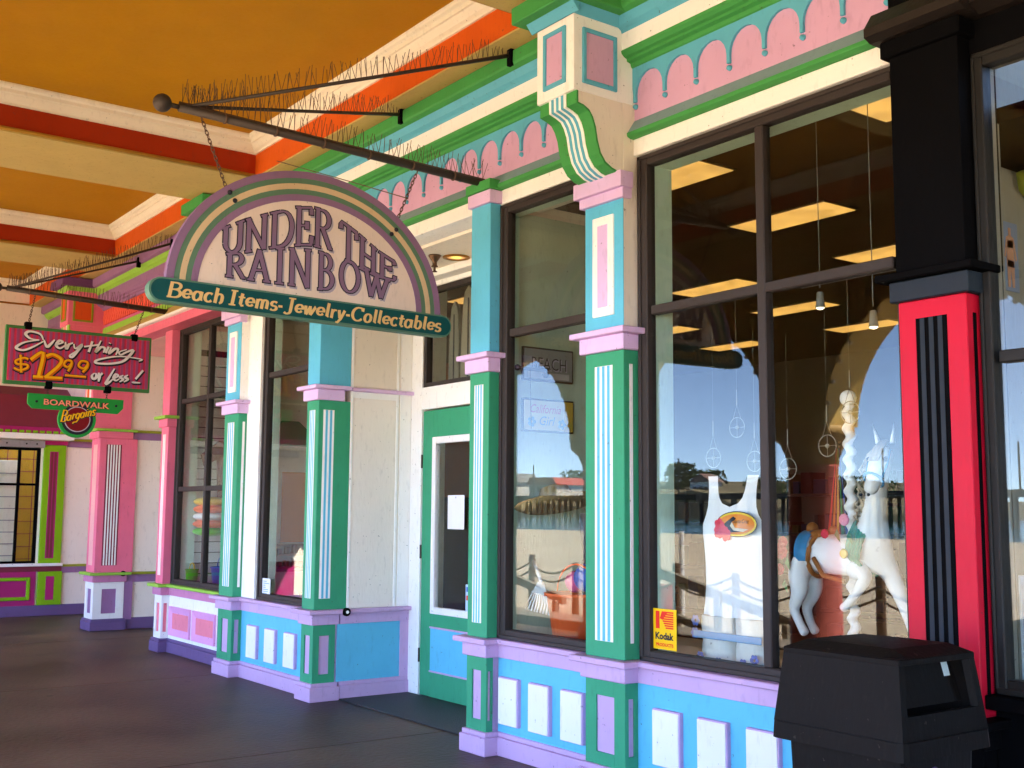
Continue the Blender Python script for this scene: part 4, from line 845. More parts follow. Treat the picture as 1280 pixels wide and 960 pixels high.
# litter bin in front of the big window
BINM = paint('bin_plastic', (.0055, .0042, .0033), rough=.6, dirt=.30, scale=5, spec=.12)
bin_ = thing('litter_bin', (-2.79, -.62, 0), 'large dark brown plastic litter bin with a square hooded lid, front right', 'litter bin')
def frust(m, x0, x1, y0, y1, z0, z1, t, c=.03):
    def ringp(o, z, c):
        a0, a1, b0, b1 = x0+o, x1-o, y0+o, y1-o
        return [(a0+c, b0, z), (a1-c, b0, z), (a1-c*.3, b0+c*.3, z), (a1, b0+c, z), (a1, b1-c, z), (a1-c*.3, b1-c*.3, z), (a1-c, b1, z), (a0+c, b1, z), (a0+c*.3, b1-c*.3, z), (a0, b1-c, z), (a0, b0+c, z), (a0+c*.3, b0+c*.3, z)]
    A, B = ringp(0, z0, c), ringp(t, z1, c)
    m.add(A+B, [(i, (i+1) % 12, 12+(i+1) % 12, 12+i) for i in range(12)]+[tuple(range(12))[::-1], tuple(range(12, 24))]); return m
X0, X1, YA, YC = -3.08, -2.495, -.895, -.36
frust(MB(), X0+.06, X1-.06, YA+.06, YC-.06, .0, .74, -.025).build('bin_body', BINM, bin_)
frust(MB(), X0-.012, X1+.012, YA-.012, YC+.012, .735, .80, .004).build('rim', BINM, bin_)
hood = MB(); frust(hood, X0+.004, X1-.03, YA+.004, YA+.055, .80, 1.07, .0, .01)
def hb(x0, x1, y0, y1, z0, z1): hood.box(x0, x1, y0, y1, z0, z1, .012)
lid = MB(); n = 8
def hoodsec(x): return None
A = [(X0, YA), (X1, YA), (X1, YC), (X0, YC)]
def wall(m, p0, p1, z0, z1, t, zt=.80, zb=1.11, ins=.035):
    cx, cy = (X0+X1)/2, (YA+YC)/2
    def q(p, z):
        f = (z-zt)/(zb-zt)*ins; return (p[0]+(f if p[0] < cx else -f), p[1]+(f if p[1] < cy else -f), z)
    def inn(p): return (p[0]+(t if p[0] < cx else -t), p[1]+(t if p[1] < cy else -t))
    V = [q(p0, z0), q(p1, z0), q(p1, z1), q(p0, z1), q(inn(p0), z0), q(inn(p1), z0), q(inn(p1), z1), q(inn(p0), z1)]
    m.add(V, [(0, 1, 2, 3), (4, 7, 6, 5), (0, 4, 5, 1), (3, 2, 6, 7), (0, 3, 7, 4), (1, 5, 6, 2)])
hm = MB(); wall(hm, A[0], A[1], .80, 1.085, .02); wall(hm, A[3], A[2], .80, 1.085, .02)
for p, q in ((A[1], A[2]), (A[0], A[3])):
    wall(hm, p, q, .80, .885, .02); wall(hm, p, q, 1.065, 1.085, .02)
    wall(hm, p, (p[0], p[1]+.035), .885, 1.065, .02); wall(hm, (q[0], q[1]-.035), q, .885, 1.065, .02)
hm.build('hood', BINM, bin_)
rows = []
for i in range(9):
    u = i/8; row = []
    for j in range(9):
        v = j/8; x = X0+.03+(X1-X0-.06)*u; yy = YA+.03+(YC-YA-.06)*v; ed = min(u, 1-u, v, 1-v)
        row.append((x, yy, 1.083+.030*min(1, (ed/.12))**.5+.008*math.sin(math.pi*u)*math.sin(math.pi*v)))
    rows.append(row)
tp = MB(); tp.grid(rows); tp.box(X0+.028, X1-.028, YA+.028, YC-.028, 1.06, 1.084, .004); tp.build('hood_top', BINM, bin_, False)
MB().tube([(X1-.036, -.66+.035*math.cos(t), .65+.035*math.sin(t)) for t in [2*math.pi*i/20 for i in range(21)]], .004, 5).build('round_emblem', flat('faded_violet', (.10, .07, .2)), bin_)
fl = MB(); fl.add([(X1-.07, YA+.06, .90), (X1-.07, YC-.06, .90), (X1-.12, YC-.06, 1.06), (X1-.12, YA+.06, 1.06), (X1-.085, YA+.06, .90), (X1-.085, YC-.06, .90), (X1-.135, YC-.06, 1.06), (X1-.135, YA+.06, 1.06)], [(0, 1, 2, 3), (4, 7, 6, 5), (0, 4, 5, 1), (3, 2, 6, 7), (0, 3, 7, 4), (1, 5, 6, 2)])
flap = fl.build('flap', BINM, bin_)
MB().add([(X1-.0985, -.485, .992), (X1-.0985, -.445, .992), (X1-.1125, -.445, 1.042), (X1-.1125, -.485, 1.042)], [(0, 1, 2, 3)]).build('flap_label', flat('pale_label', (.55, .66, .62)), flap)

# ------------------------------------------------------------------ things in the shop windows
GREYB_ = paint('grey_board', (.24, .25, .25), rough=.6); DARKW = paint('dark_wood', (.05, .03, .018), rough=.5)
XW = -6.343
def plaque(y0, y1, z0, z1, face, label):
    o = solo(MB().box(XW, XW+.02, y0, y1, z0, z1, .003), 'wall_plaque', DARKW, (XW, (y0+y1)/2, z0), label, 'plaque')
    bx('plaque_face', face, o, XW+.018, XW+.024, y0+.012, y1-.012, z0+.012, z1-.012, .002); return o
p1 = plaque(.285, .74, 2.525, 2.765, GREYB_, 'grey wall plaque reading BEACH inside the narrow window')
text_mesh('BEACH', .125, p1, 'lettering', INK, lambda a, b, d: (XW+d, .36+a, 2.61+b), .026, bold=-.001, width=.31)
text_mesh('BEACH', .125, p1, 'lettering_shadow', SHD, lambda a, b, d: (XW+d, .368+a, 2.602+b), .0248, bold=.001, width=.31)
MB().box(XW+.02, XW+.026, .33, .70, 2.545, 2.59, .004).build('worn_patch', flat('worn_white', (.42, .42, .42)), p1)
p2 = plaque(.285, .745, 2.165, 2.40, flat('plaque_cream', (.70, .66, .50)), 'cream wall plaque reading California Girl with flowers, below the grey plaque')
bx('side_band', flat('plaque_mustard', (.55, .36, .06)), p2, XW+.02, XW+.0255, .655, .733, 2.177, 2.388, 0)
PKL = flat('pink_lettering', (.70, .25, .34)); BLL = flat('blue_lettering', (.18, .40, .62))
text_mesh('California', .085, p2, 'lettering', PKL, lambda a, b, d: (XW+d, .35+a, 2.30+b), .027, shear=.3, width=.27); text_mesh('Girl', .09, p2, 'lettering', BLL, lambda a, b, d: (XW+d, .43+a, 2.215+b), .027, shear=.3, width=.14)
for fy, fz in ((.36, 2.235), (.63, 2.225)):
    m = MB()
    for k in range(5):
        a = 2*math.pi*k/5; m.lathe([(.0001, 0), (.016, .002), (.0001, .004)], (XW+.026, fy+.022*math.cos(a), fz+.022*math.sin(a)), 8, 'X')
    m.build('flower_motif', BLL, p2)
rod = solo(MB().tube([(-6.30, .22, 2.605), (-6.20, .42, 2.595)], .011, 8).ball((-6.30, .22, 2.605), .022, 10, 8).ball((-6.21, .40, 2.56), .026, 10, 8).tube([(-6.26, .30, 2.60), (-6.255, .31, 2.18)], .003, 4), 'hanging_rod', STEEL, (-6.25, .3, 2.18), 'short metal rod with a hanging cord in front of the wall plaques', 'rod', smooth=True)

STRAW = paint('straw', (.33, .22, .09), rough=.8, bump=.5, scale=20)
def tilt(m, c, ax, ang):
    q = Matrix.Rotation(R(ang), 3, ax); c = Vector(c); m.v = [tuple(c+q@(Vector(p)-c)) for p in m.v]; return m
hc = (-6.08, .40, 1.645)
hat = thing('straw_hat', hc, 'brown woven straw sun hat with a pale band hanging in the narrow window', 'hat')
m = MB().lathe([(.0001, .145), (.05, .145), (.095, .13), (.115, .08), (.125, .03), (.17, .008), (.235, .006), (.29, .03), (.288, .024), (.235, -.004), (.12, -.006), (.0001, -.006)], hc, 28); tilt(m, hc, 'Y', -14).build('brim_and_crown', STRAW, hat, True)
m = MB().lathe([(.127, .022), (.128, .06), (.119, .062), (.12, .022)], hc, 28); tilt(m, hc, 'Y', -14).build('hat_band', CREAM, hat, True)
shirt = MB(); rows = []
for i in range(10):
    z = 1.60-.55*i/9; w = .13+.03*math.sin(i*1.1)
    rows.append([(-5.86+w*math.cos(a)*1.0, .56+.07*math.sin(a)+.012*math.sin(a*5+i), z) for a in [2*math.pi*k/16 for k in range(17)]])
shirt.grid(rows); solo(shirt, 'grey_shirt', paint('grey_cloth', (.10, .10, .105), rough=.9), (-5.86, .56, 1.05), 'dark grey shirt hanging behind the straw hat', 'shirt', smooth=True)
RAKEW = flat('white_plastic', (.75, .76, .74)); rk = thing('rake', (-6.12, .30, .745), 'white plastic toy rake leaning low in the narrow window', 'rake')
MB().tube([(-6.28, .36, 1.27), (-6.12, .30, 1.13)], .013, 8).build('rake_handle', RAKEW, rk, True); m = MB()
for i in range(9):
    f = i/8; m.tube([(-6.15+.05*f, .30, 1.135), (-6.22+.24*f, .27, 1.01-.02*f), (-6.23+.26*f, .25, .95-.02*f)], .007, 6)
m.tube([(-6.20, .285, 1.07), (-6.02, .285, 1.05)], .007, 6); m.build('rake_tine', RAKEW, rk, True)
def bucket(c, r, h, mat, label, hnd, grp=None):
    t = thing('toy_bucket', c, label, 'bucket', grp)
    MB().lathe([(.0001, 0), (r*.74, 0), (r*.97, h*.94), (r*1.06, h*.94), (r*1.06, h), (r*.95, h), (r*.70, .012), (.0001, .012)], c, 24).build('pail', mat, t, True)
    MB().tube([(c[0]+r*math.cos(R(a)), c[1], c[2]+h+r*.9*math.sin(R(a))) for a in range(0, 181, 15)], .007, 6).build('bail', hnd, t, True); return t
ORB = flat('orange_plastic', (.95, .14, .04), .35); BLP = flat('blue_plastic', (.02, .12, .45), .3); GRP = flat('green_plastic', (.06, .48, .02), .35); YEP = flat('yellow_plastic', (.8, .5, .03), .35); PKP = flat('pink_plastic', (.80, .12, .30), .35)
bucket((-5.85, .385, .745), .205, .335, ORB, 'large orange red plastic beach bucket in the narrow window', ORB)
b_ = thing('beach_ball', (-5.90, .52, 1.09), 'blue and pink beach ball resting in the orange bucket', 'ball')
MB().ball((-5.90, .52, 1.17), .095, 18, 12).build('ball_skin', BLP, b_, True); MB().ball((-6.0, .50, 1.14), .075, 16, 10).build('ball_lobe', PKP, b_, True)

# white tank top and printed shorts on the left of the big window
CLOTH = paint('white_cotton', (.80, .80, .82), rough=.9, var=.03, dirt=.03, bump=.3)
tt = thing('tank_top', (-4.43, .35, 1.03), 'white tank top with an oval surf print displayed in the big window', 'tank top')
def cloth_rows(zs, L_, R_, y, dep, nx=15, ph=0):
    rows = []
    for z, a, b in zip(zs, L_, R_):
        rows.append([(a+(b-a)*j/(nx-1), y-dep*math.sin(math.pi*j/(nx-1))**.7-.016*math.sin(j*1.7+z*9+ph)*min(1, max(0, (1.62-z)*2)), z) for j in range(nx)])
    return rows
cx = -4.435
zs = [1.03, 1.1, 1.2, 1.3, 1.38, 1.44, 1.485, 1.54]; hw = [.24, .236, .232, .229, .228, .231, .238, .238]
body = MB(); body.grid(cloth_rows(zs, [cx-w for w in hw], [cx+w for w in hw], .36, .05)); body.grid([[(p[0], .72-p[1]+.03, p[2]) for p in r] for r in cloth_rows(zs, [cx-w for w in hw], [cx+w for w in hw], .36, .04)])
# yoke: between the arm holes, neck scooped
def strip(L_, R_, zs, nx=7, y=.36, dep=.05):
    rows = []
    for z, a, b in zip(zs, L_, R_): rows.append([(a+(b-a)*j/(nx-1), y-dep*math.sin(math.pi*min(1, max(0, (a+(b-a)*j/(nx-1)-cx+.24)/.48)))**.7*max(.15, min(1, (1.86-z)*3.2)), z) for j in range(nx)])
    return rows
zz = [1.54, 1.57, 1.60, 1.64]; arm = [.238, .212, .195, .182]
body.grid(strip([cx-a for a in arm], [cx+a for a in arm], zz, 15))
za = [1.64, 1.66, 1.69, 1.73, 1.78, 1.815]; arm2 = [.182, .180, .178, .178, .183, .19]; neck = [.0, .06, .086, .10, .108, .112]
for s in (-1, 1):
    A = [cx+s*a for a in arm2]; B = [cx+s*n for n in neck]
    body.grid(strip(A, B, za) if s < 0 else strip(B, A, za))
body.build('shirt_body', CLOTH, tt, True)
PX_, PZ = -4.36, 1.545
def ell(rx, rz, y, mat, nme, n=32, x=PX_, z=PZ, a0=0, a1=360):
    pts = [(x+rx*math.cos(R(a0+(a1-a0)*i/n)), z+rz*math.sin(R(a0+(a1-a0)*i/n))) for i in range(n)]
    MB().prism(pts, 'Y', y, y+.0012).build(nme, mat, tt)
ell(.150, .071, .298, INK, 'print_edge'); ell(.145, .066, .2968, flat('print_yellow', (.80, .55, .04)), 'print_border'); ell(.133, .056, .2956, flat('print_orange', (.80, .24, .03)), 'print_sky')
m = MB(); m.prism([(PX_-.11, PZ-.012), (PX_-.06, PZ+.02), (PX_-.02, PZ+.042), (PX_+.0, PZ+.03), (PX_-.03, PZ+.012), (PX_-.01, PZ-.02), (PX_+.05, PZ-.04), (PX_-.04, PZ-.045), (PX_-.09, PZ-.03)], 'Y', .2944, .2956); m.build('print_wave', INK, tt)
m = MB(); m.prism([(PX_-.03, PZ+.012), (PX_-.01, PZ-.02), (PX_+.09, PZ-.027), (PX_+.05, PZ-.042), (PX_-.02, PZ-.034), (PX_-.045, PZ-.01)], 'Y', .2932, .2944); m.build('print_sand', flat('print_cream', (.75, .6, .45)), tt)
text_mesh('Santa Cruz', .03, tt, 'lettering', INK, lambda a, b, d: (PX_-.02+a, d, PZ+.006+b), .2928, shear=.25, width=.115)
for fx, fz in ((-.125, -.005), (-.095, -.04), (-.13, -.045), (-.075, -.06)):
    m = MB()
    for k in range(5):
        a = 2*math.pi*k/5+fx*9; m.lathe([(.0001, 0), (.019, .001), (.0001, .002)], (PX_+fx+.02*math.cos(a), .2925, PZ+fz+.02*math.sin(a)), 8, 'Y')
    m.build('print_flower', flat('print_red', (.72, .05, .09)), tt)
sh = thing('swim_shorts', (-4.43, .36, .745), 'pale swim shorts with blue flower print under the white tank top', 'shorts')
SHORT = paint('pale_shorts_cloth', (.70, .68, .64), rough=.9, bump=.2); PRN = flat('print_blue', (.05, .12, .42)); m = MB()
for a, b in ((cx-.245, cx-.012), (cx+.012, cx+.245)):
    rr = []
    for z in (1.03, .98, .92, .86, .80, .765):
        rr.append([((a+b)/2+(b-a)/2*math.cos(t)*(1+.05*(1.03-z)), .37+.075*math.sin(t)+.006*math.sin(5*t+z*30), z) for t in [2*math.pi*k/20 for k in range(21)]])
    m.grid(rr)
m.build('short_legs', SHORT, sh, True)
bx('waist_stripe', flat('blue_stripe', (.10, .30, .55)), sh, cx-.252, cx+.252, .284, .29, .905, .945, .002)
for fx, fz in ((-.235, 1.0), (-.24, .93), (-.2, .80), (-.06, .78), (.12, .79), (.2, .82), (.16, .775)):
    m = MB()
    for k in range(6):
        a = 2*math.pi*k/6; m.lathe([(.0001, 0), (.013, .001), (.0001, .002)], (cx+fx+.02*math.cos(a), .288-.004, fz+.02*math.sin(a)), 7, 'Y')
    m.build('flower_print', PRN, sh)

# yellow film sticker on the glass
YST = flat('sticker_yellow', (.85, .50, .008), .35); RST = flat('sticker_red', (.75, .03, .015), .35)
ks = solo(MB().box(-4.862, -4.672, .1375, .1392, .835, 1.062, 0), 'window_sticker', YST, (-4.767, .1384, .835), 'yellow and red film sticker in the lower left corner of the big window', 'sticker')
kx, kz, kw = -4.838, .948, .142
bars = MB()
for i in range(8):
    z = kz+.004+i*.0125; bars.box(kx+.052+abs(i-3.5)*.008, kx+kw, .1362, .1374, z, z+.0085, 0)
bars.box(kx, kx+.03, .1362, .1374, kz+.002, kz+.1, 0); bars.add([(kx+.032, .1368, kz+.06), (kx+.05, .1368, kz+.1), (kx+.1, .1368, kz+.1), (kx+.055, .1368, kz+.052)], [(0, 1, 2, 3)])
bars.build('sticker_emblem', RST, ks)
text_mesh('Kodak', .052, ks, 'lettering', INK, lambda a, b, d: (-4.842+a, d, .892+b), .1366, bold=.0022, width=.148)
text_mesh('PRODUCTS', .024, ks, 'lettering', RST, lambda a, b, d: (-4.838+a, d, .853+b), .1366, bold=.001, width=.142)
pn = solo(MB().box(-10.222, -10.045, .1195, .1208, .765, .965, 0), 'paper_notice', WHT, (-10.13, .12, .765), 'white printed notice taped low inside the far left gift shop window', 'notice')
m = MB(); rnd = random.Random(3)
for i in range(9): m.box(-10.205, -10.205+.05+rnd.random()*.1, .1184, .1194, .782+i*.019, .789+i*.019, 0)
m.build('print_lines', BLL, pn)
pd_ = solo(MB().box(-8.275, -8.02, .9425, .9438, 1.455, 1.745, 0), 'paper_notice', WHT, (-8.15, .943, 1.455), 'blank white sheet of paper taped on the glass of the green door', 'notice')
MB().lathe([(.008, 0), (.008, -.002), (.0001, -.0025)], (-8.15, .942, 1.725), 8, 'Y').build('tape_dot', SHD, pd_)
ds = solo(MB().box(-7.985, -7.90, .9425, .9436, .78, 1.0, 0), 'window_sticker', flat('sticker_pale_blue', (.45, .60, .75)), (-7.94, .943, .78), 'narrow blue and red card sticker at the lower edge of the door glass', 'sticker')
bx('sticker_badge', RST, ds, -7.975, -7.91, .9413, .9423, .87, .91, 0); bx('sticker_badge', PRN, ds, -7.975, -7.91, .9413, .9423, .94, .98, 0)

# carousel horse on its twisted pole
HW = paint('carousel_white', (.82, .81, .79), rough=.25, var=.06, dirt=.1)
horse = thing('carousel_horse', (-3.9, .62, .745), 'white carousel horse with teal collar and roses on a twisted white pole', 'carousel horse')
def skin_mesh(nodes, edges, nme, mat, par, sub=2):
    me = bpy.data.meshes.new(nme); me.from_pydata([n[:3] for n in nodes], [], []) if False else me.from_pydata([n[:3] for n in nodes], edges, [])
    o = bpy.data.objects.new(nme, me); COL.objects.link(o); sk = o.modifiers.new('skin', 'SKIN'); sk.use_smooth_shade = True
    for i, n in enumerate(nodes):
        me.skin_vertices[0].data[i].radius = (n[3], n[3]*(n[4] if len(n) > 4 else 1)); me.skin_vertices[0].data[i].use_root = (i == 0)
    s = o.modifiers.new('sub', 'SUBSURF'); s.levels = sub; s.render_levels = sub
    dg = bpy.context.evaluated_depsgraph_get(); dg.update()
    m2 = bpy.data.meshes.new_from_object(o.evaluated_get(dg)); V = [v.co[:] for v in m2.vertices]; F = [list(p.vertices) for p in m2.polygons]
    bpy.data.objects.remove(o); mb = MB(); mb.add(V, F); return mb.build(nme, mat, par, True)
N_ = [(-3.97, .62, 1.38, .112), (-4.08, .62, 1.395, .115), (-4.17, .62, 1.40, .10), (-3.84, .62, 1.385, .117), (-3.73, .61, 1.42, .107), (-3.70, .61, 1.53, .082), (-3.675, .60, 1.65, .064), (-3.64, .585, 1.77, .055), (-3.595, .56, 1.88, .05), (-3.545, .505, 1.925, .055), (-3.525, .44, 1.86, .058), (-3.525, .385, 1.76, .04), (-3.53, .355, 1.70, .037),
      (-4.16, .55, 1.30, .07), (-4.12, .535, 1.19, .05), (-4.17, .53, 1.09, .03), (-4.12, .525, 1.01, .023), (-4.075, .52, .955, .03),
      (-4.17, .69, 1.30, .07), (-4.16, .70, 1.18, .05), (-4.22, .70, 1.08, .03), (-4.19, .70, 1.0, .023), (-4.15, .70, .945, .03),
      (-3.78, .54, 1.33, .065), (-3.68, .525, 1.285, .042), (-3.75, .53, 1.20, .026), (-3.82, .535, 1.13, .022), (-3.855, .535, 1.105, .028),
      (-3.66, .68, 1.32, .06), (-3.595, .685, 1.19, .042), (-3.555, .685, 1.08, .028), (-3.525, .685, .99, .023), (-3.505, .685, .945, .03)]
E_ = [(0, 1), (1, 2), (0, 3), (3, 4), (4, 5), (5, 6), (6, 7), (7, 8), (8, 9), (9, 10), (10, 11), (11, 12), (2, 13), (13, 14), (14, 15), (15, 16), (16, 17), (2, 18), (18, 19), (19, 20), (20, 21), (21, 22), (3, 23), (23, 24), (24, 25), (25, 26), (26, 27), (4, 28), (28, 29), (29, 30), (30, 31), (31, 32)]
skin_mesh(N_, E_, 'body', HW, horse)
for s in (-1, 1):
    m = MB(); b = Vector((-3.56+s*.042, .535, 1.965)); V = [b+Vector((-.018, .01, 0)), b+Vector((.018, .01, 0)), b+Vector((0, -.014, 0)), b+Vector((s*.022, -.005, .105))]
    m.add(V, [(0, 1, 3), (1, 2, 3), (2, 0, 3), (0, 2, 1)]); m.build('ear', HW, horse, True)
    MB().ball((-3.527+s*.05, .425, 1.88), .013).build('eye', INK, horse, True); MB().ball((-3.53+s*.022, .322, 1.70), .008).build('nostril', INK, horse, True)
MAN = paint('mane_cream', (.46, .38, .28), rough=.5); m = MB(); rnd = random.Random(9)
for i in range(26):
    f = i/25; z = 1.93-.40*f; x = -3.625-.085*f; y = .60+.06*f
    m.tube([(x, y, z+.03), (x-.03-.02*rnd.random(), y-.02-.10*rnd.random(), z-.02), (x-.055-.02*rnd.random(), y-.06-.06*rnd.random(), z-.10), (x-.05, y-.07, z-.15)], .014, 6, True, .004)
for i in range(8): m.tube([(-3.58+.01*i*.5, .54, 1.975), (-3.56+.008*i, .45, 1.945-.01*rnd.random()), (-3.555+.008*i, .39, 1.87)], .011, 5, True, .003)
m.build('mane', MAN, horse, True)
TEAL = paint('collar_teal', (.02, .26, .17), rough=.35); BRN = paint('saddle_brown', (.30, .11, .025), rough=.35); SBL = paint('saddle_blue', (.02, .21, .42), rough=.3); ROS = flat('rose_red', (.55, .015, .05), .4); PKR = flat('rose_pink', (.75, .25, .36), .4); LEAF = flat('carved_leaf', (.02, .16, .05), .4)
m = MB()
for k in range(5):
    m.tube([(-3.735+.010*math.sin(3*t)+.016*(k-2), .612+(.122)*math.cos(t), 1.43+(.116)*math.sin(t)-.011*(k-2)) for t in [2*math.pi*i/24 for i in range(25)]], .012, 6)
m.build('breast_collar', TEAL, horse, True)
m = MB().tube([(-4.035+.02*math.sin(t), .62+.121*math.cos(t), 1.388+.121*math.sin(t)) for t in [2*math.pi*i/24 for i in range(25)]], .013, 8); m.tube([(-4.0, .50, 1.37), (-3.92, .478, 1.28), (-3.80, .50, 1.255)], .013, 6); m.build('girth_strap', BRN, horse, True)
MB().ball((-4.03, .62, 1.49), .085, 16, 10, (1.0, .85, .36)).ball((-4.10, .62, 1.525), .038, 12, 8, (.7, 1.1, .9)).ball((-3.96, .62, 1.52), .022).build('saddle', BRN, horse, True)
rows = []
for i in range(7):
    x = -4.135+.085*i/6
    rows.append([(x, .62-(.119+.006*math.sin(math.pi*i/6))*math.sin(t), 1.395+(.121)*math.cos(t)) for t in [math.pi*k/16*.62 for k in range(-12, 17)]])
MB().grid(rows).build('saddle_cloth', SBL, horse, True)
def rose(c, r, mat):
    m = MB(); m.ball(c, r*.55, 10, 7); rnd = random.Random(int(c[0]*1000))
    for k in range(9):
        a = 2*math.pi*k/9; b = .4*((k % 3)-1); m.ball((c[0]+r*.5*math.cos(a), c[1]-r*.25, c[2]+r*.5*math.sin(a)), r*.42, 8, 6, (1, .6, 1))
    m.build('rose', mat, horse, True)
for c, r, mt in (((-4.22, .51, 1.40), .05, ROS), ((-4.235, .51, 1.30), .036, ROS), ((-4.20, .50, 1.45), .036, ROS), ((-3.78, .49, 1.575), .036, PKR), ((-3.90, .48, 1.50), .028, ROS)): rose(c, r, mt)
for c in ((-4.20, .50, 1.25), (-4.17, .49, 1.37), (-3.83, .485, 1.53), (-3.75, .48, 1.52)):
    MB().add([(c[0], c[1], c[2]), (c[0]+.025, c[1]-.012, c[2]-.03), (c[0]+.02, c[1], c[2]-.075), (c[0]-.012, c[1]-.008, c[2]-.035)], [(0, 1, 2, 3)]).build('leaf', LEAF, horse)
MB().lathe([(.022, 0), (.026, .006), (.022, .012)], (-3.79, .478, 1.40), 14, 'Y').build('tassel_medal', flat('tassel_gold', (.55, .42, .12), .3, .6), horse)
m = MB().tube([(-3.525+.05*math.cos(t), .39+.04*math.sin(t), 1.775-.035*math.sin(t)) for t in [2*math.pi*i/16 for i in range(17)]], .007, 6); m.tube([(-3.605, .50, 1.93), (-3.585, .43, 1.86), (-3.574, .40, 1.79)], .006, 6); m.tube([(-3.485, .48, 1.93), (-3.468, .43, 1.86), (-3.476, .39, 1.78)], .006, 6); m.build('bridle', SBL, horse, True)
V = []; F = []; n, k = 14, 230
for i in range(k+1):
    z = .745+1.44*i/k
    for j in range(n):
        a = 2*math.pi*j/n; r = .028; V.append((-3.84+r*math.cos(a)+.0095*math.cos(z*75), .62+r*math.sin(a)+.0095*math.sin(z*75), z))
for i in range(k): F += [(i*n+j, i*n+(j+1) % n, (i+1)*n+(j+1) % n, (i+1)*n+j) for j in range(n)]
mm = MB(); mm.add(V, F); mm.build('twisted_pole', HW, horse, True); MB().ball((-3.84, .62, 2.225), .045, 14, 10).build('pole_finial', HW, horse, True)
m = MB().lathe([(.20, 0), (.20, .02), (.08, .05), (.05, .09)], (-3.84, .62, .745), 20); m.build('pole_foot', DARKW, horse)
fl_ = thing('rainbow_flag', (-4.06, .80, 1.45), 'furled rainbow striped flag standing behind the carousel horse', 'flag'); 
MB().tube([(-4.07, .80, 1.45), (-4.04, .80, 2.0)], .006, 6).ball((-4.04, .80, 2.0), .012).build('flag_pole', DARKW, fl_)
for i, cc in enumerate(((.55, .03, .03), (.55, .2, .02), (.4, .4, .03), (.04, .25, .06), (.05, .08, .35))):
    a = -.075+i*.032; MB().add([(-4.045+a*.15, .79, 1.97), (-4.045+(a+.03)*.15, .78, 1.97), (-4.06+a+.034, .77, 1.47), (-4.06+a, .79, 1.47)], [(0, 1, 2, 3)]).build('flag_stripe', flat('flag_%d' % i, cc), fl_)

# wire ring ornaments hung in the window
TWINE = paint('pale_twine', (.30, .28, .23), rough=.7)
base = None
for i, (x, y, z, lab) in enumerate(((-4.72, .50, 1.93, 'wire ring ornament hanging lowest at the left of the big window'), (-4.40, .50, 1.90, 'wire ring ornament hanging just above the tank top shoulder'), (-4.53, .50, 2.10, 'wire ring ornament with a cross hanging in the middle of the left pane'), (-4.16, .50, 1.85, 'wire ring ornament hanging beside the window mullion'), (-3.93, .55, 1.97, 'wire ring ornament hanging left of the twisted pole'), (-3.70, .45, 2.13, 'wire ring ornament hanging above the horse head'))):
    if base is None:
        base = thing('ring_ornament', (x, y, z), lab, 'ornament', 'wire ring ornaments hanging in the big window')
        m = MB().tube([(x+.058*math.cos(t), y, z+.058*math.sin(t)) for t in [2*math.pi*k/24 for k in range(25)]], .003, 5); m.tube([(x, y, z-.055), (x, y, z+.055)], .002, 4); m.tube([(x-.055, y, z), (x+.055, y, z)], .002, 4); m.tube([(x-.03, y, z+.05), (x, y, z+.13), (x+.03, y, z+.05)], .002, 4); m.ball((x, y, z), .012, 8, 6); m.build('ring', TWINE, base, True)
        m = MB(); m.tube([(x, y, z+.13), (x, y, z+.22)], .004, 5, True, .002); m.tube([(x, y, z+.22), (x, y, z+.75)], .0005, 3); m.build('cord', TWINE, base)
    else:
        c = copy_tree(base, (0, 0, 0)); c.location = (x, y, z); c['label'] = lab
# shop ceiling lights
FLU = emit('warm_fluorescent', (1, .52, .12), .07); FLU.node_tree.nodes.new('ShaderNodeTexNoise').inputs['Scale'].default_value = 5
_n = FLU.node_tree; _t = _n.nodes['Noise Texture']; _g = _n.nodes.new('ShaderNodeNewGeometry'); _m = _n.nodes.new('ShaderNodeMapRange'); _m.inputs[1].default_value = .3; _m.inputs[2].default_value = .7; _m.inputs[3].default_value = .05; _m.inputs[4].default_value = .085
_n.links.new(_g.outputs['Position'], _t.inputs['Vector']); _n.links.new(_t.outputs['Fac'], _m.inputs[0]); _n.links.new(_m.outputs[0], _n.nodes['Principled BSDF'].inputs['Emission Strength'])
FRM = flat('light_frame', (.20, .15, .09)); L0 = None
for row, y, xs in (('first', 1.76, (-9.4, -6.95, -4.5)), ('second', 3.46, (-11.9, -9.55, -7.1, -4.65)), ('third', 5.27, (-14.6, -12.2, -9.75, -7.33, -4.9)), ('fourth', 7.05, (-14.9, -12.5, -10.05, -7.6)), ('fifth', 8.9, (-15.2, -12.8, -10.35, -7.9))):
    for k, x in enumerate(xs):
        lab = 'warm shop ceiling light, %s row in from the window, %s from the left' % (row, ('first', 'second', 'third', 'fourth', 'fifth')[k])
        if L0 is None:
            L0 = thing('ceiling_light', (x, y, 4.25), lab, 'ceiling light', 'warm fluorescent lights on the shop ceiling'); lp0 = (x, y)
            bx('light_frame', FRM, L0, x-.02, x+1.09, y-.235, y+.235, 4.243, 4.2545, .002); bx('diffuser', FLU, L0, x, x+1.07, y-.215, y+.215, 4.238, 4.2425, .001)
        else:
            c = copy_tree(L0, (0, 0, 0)); c.location = (x, y, 4.25); c['label'] = lab
SPE = emit('spot_bulb', (1, .85, .55), .35)
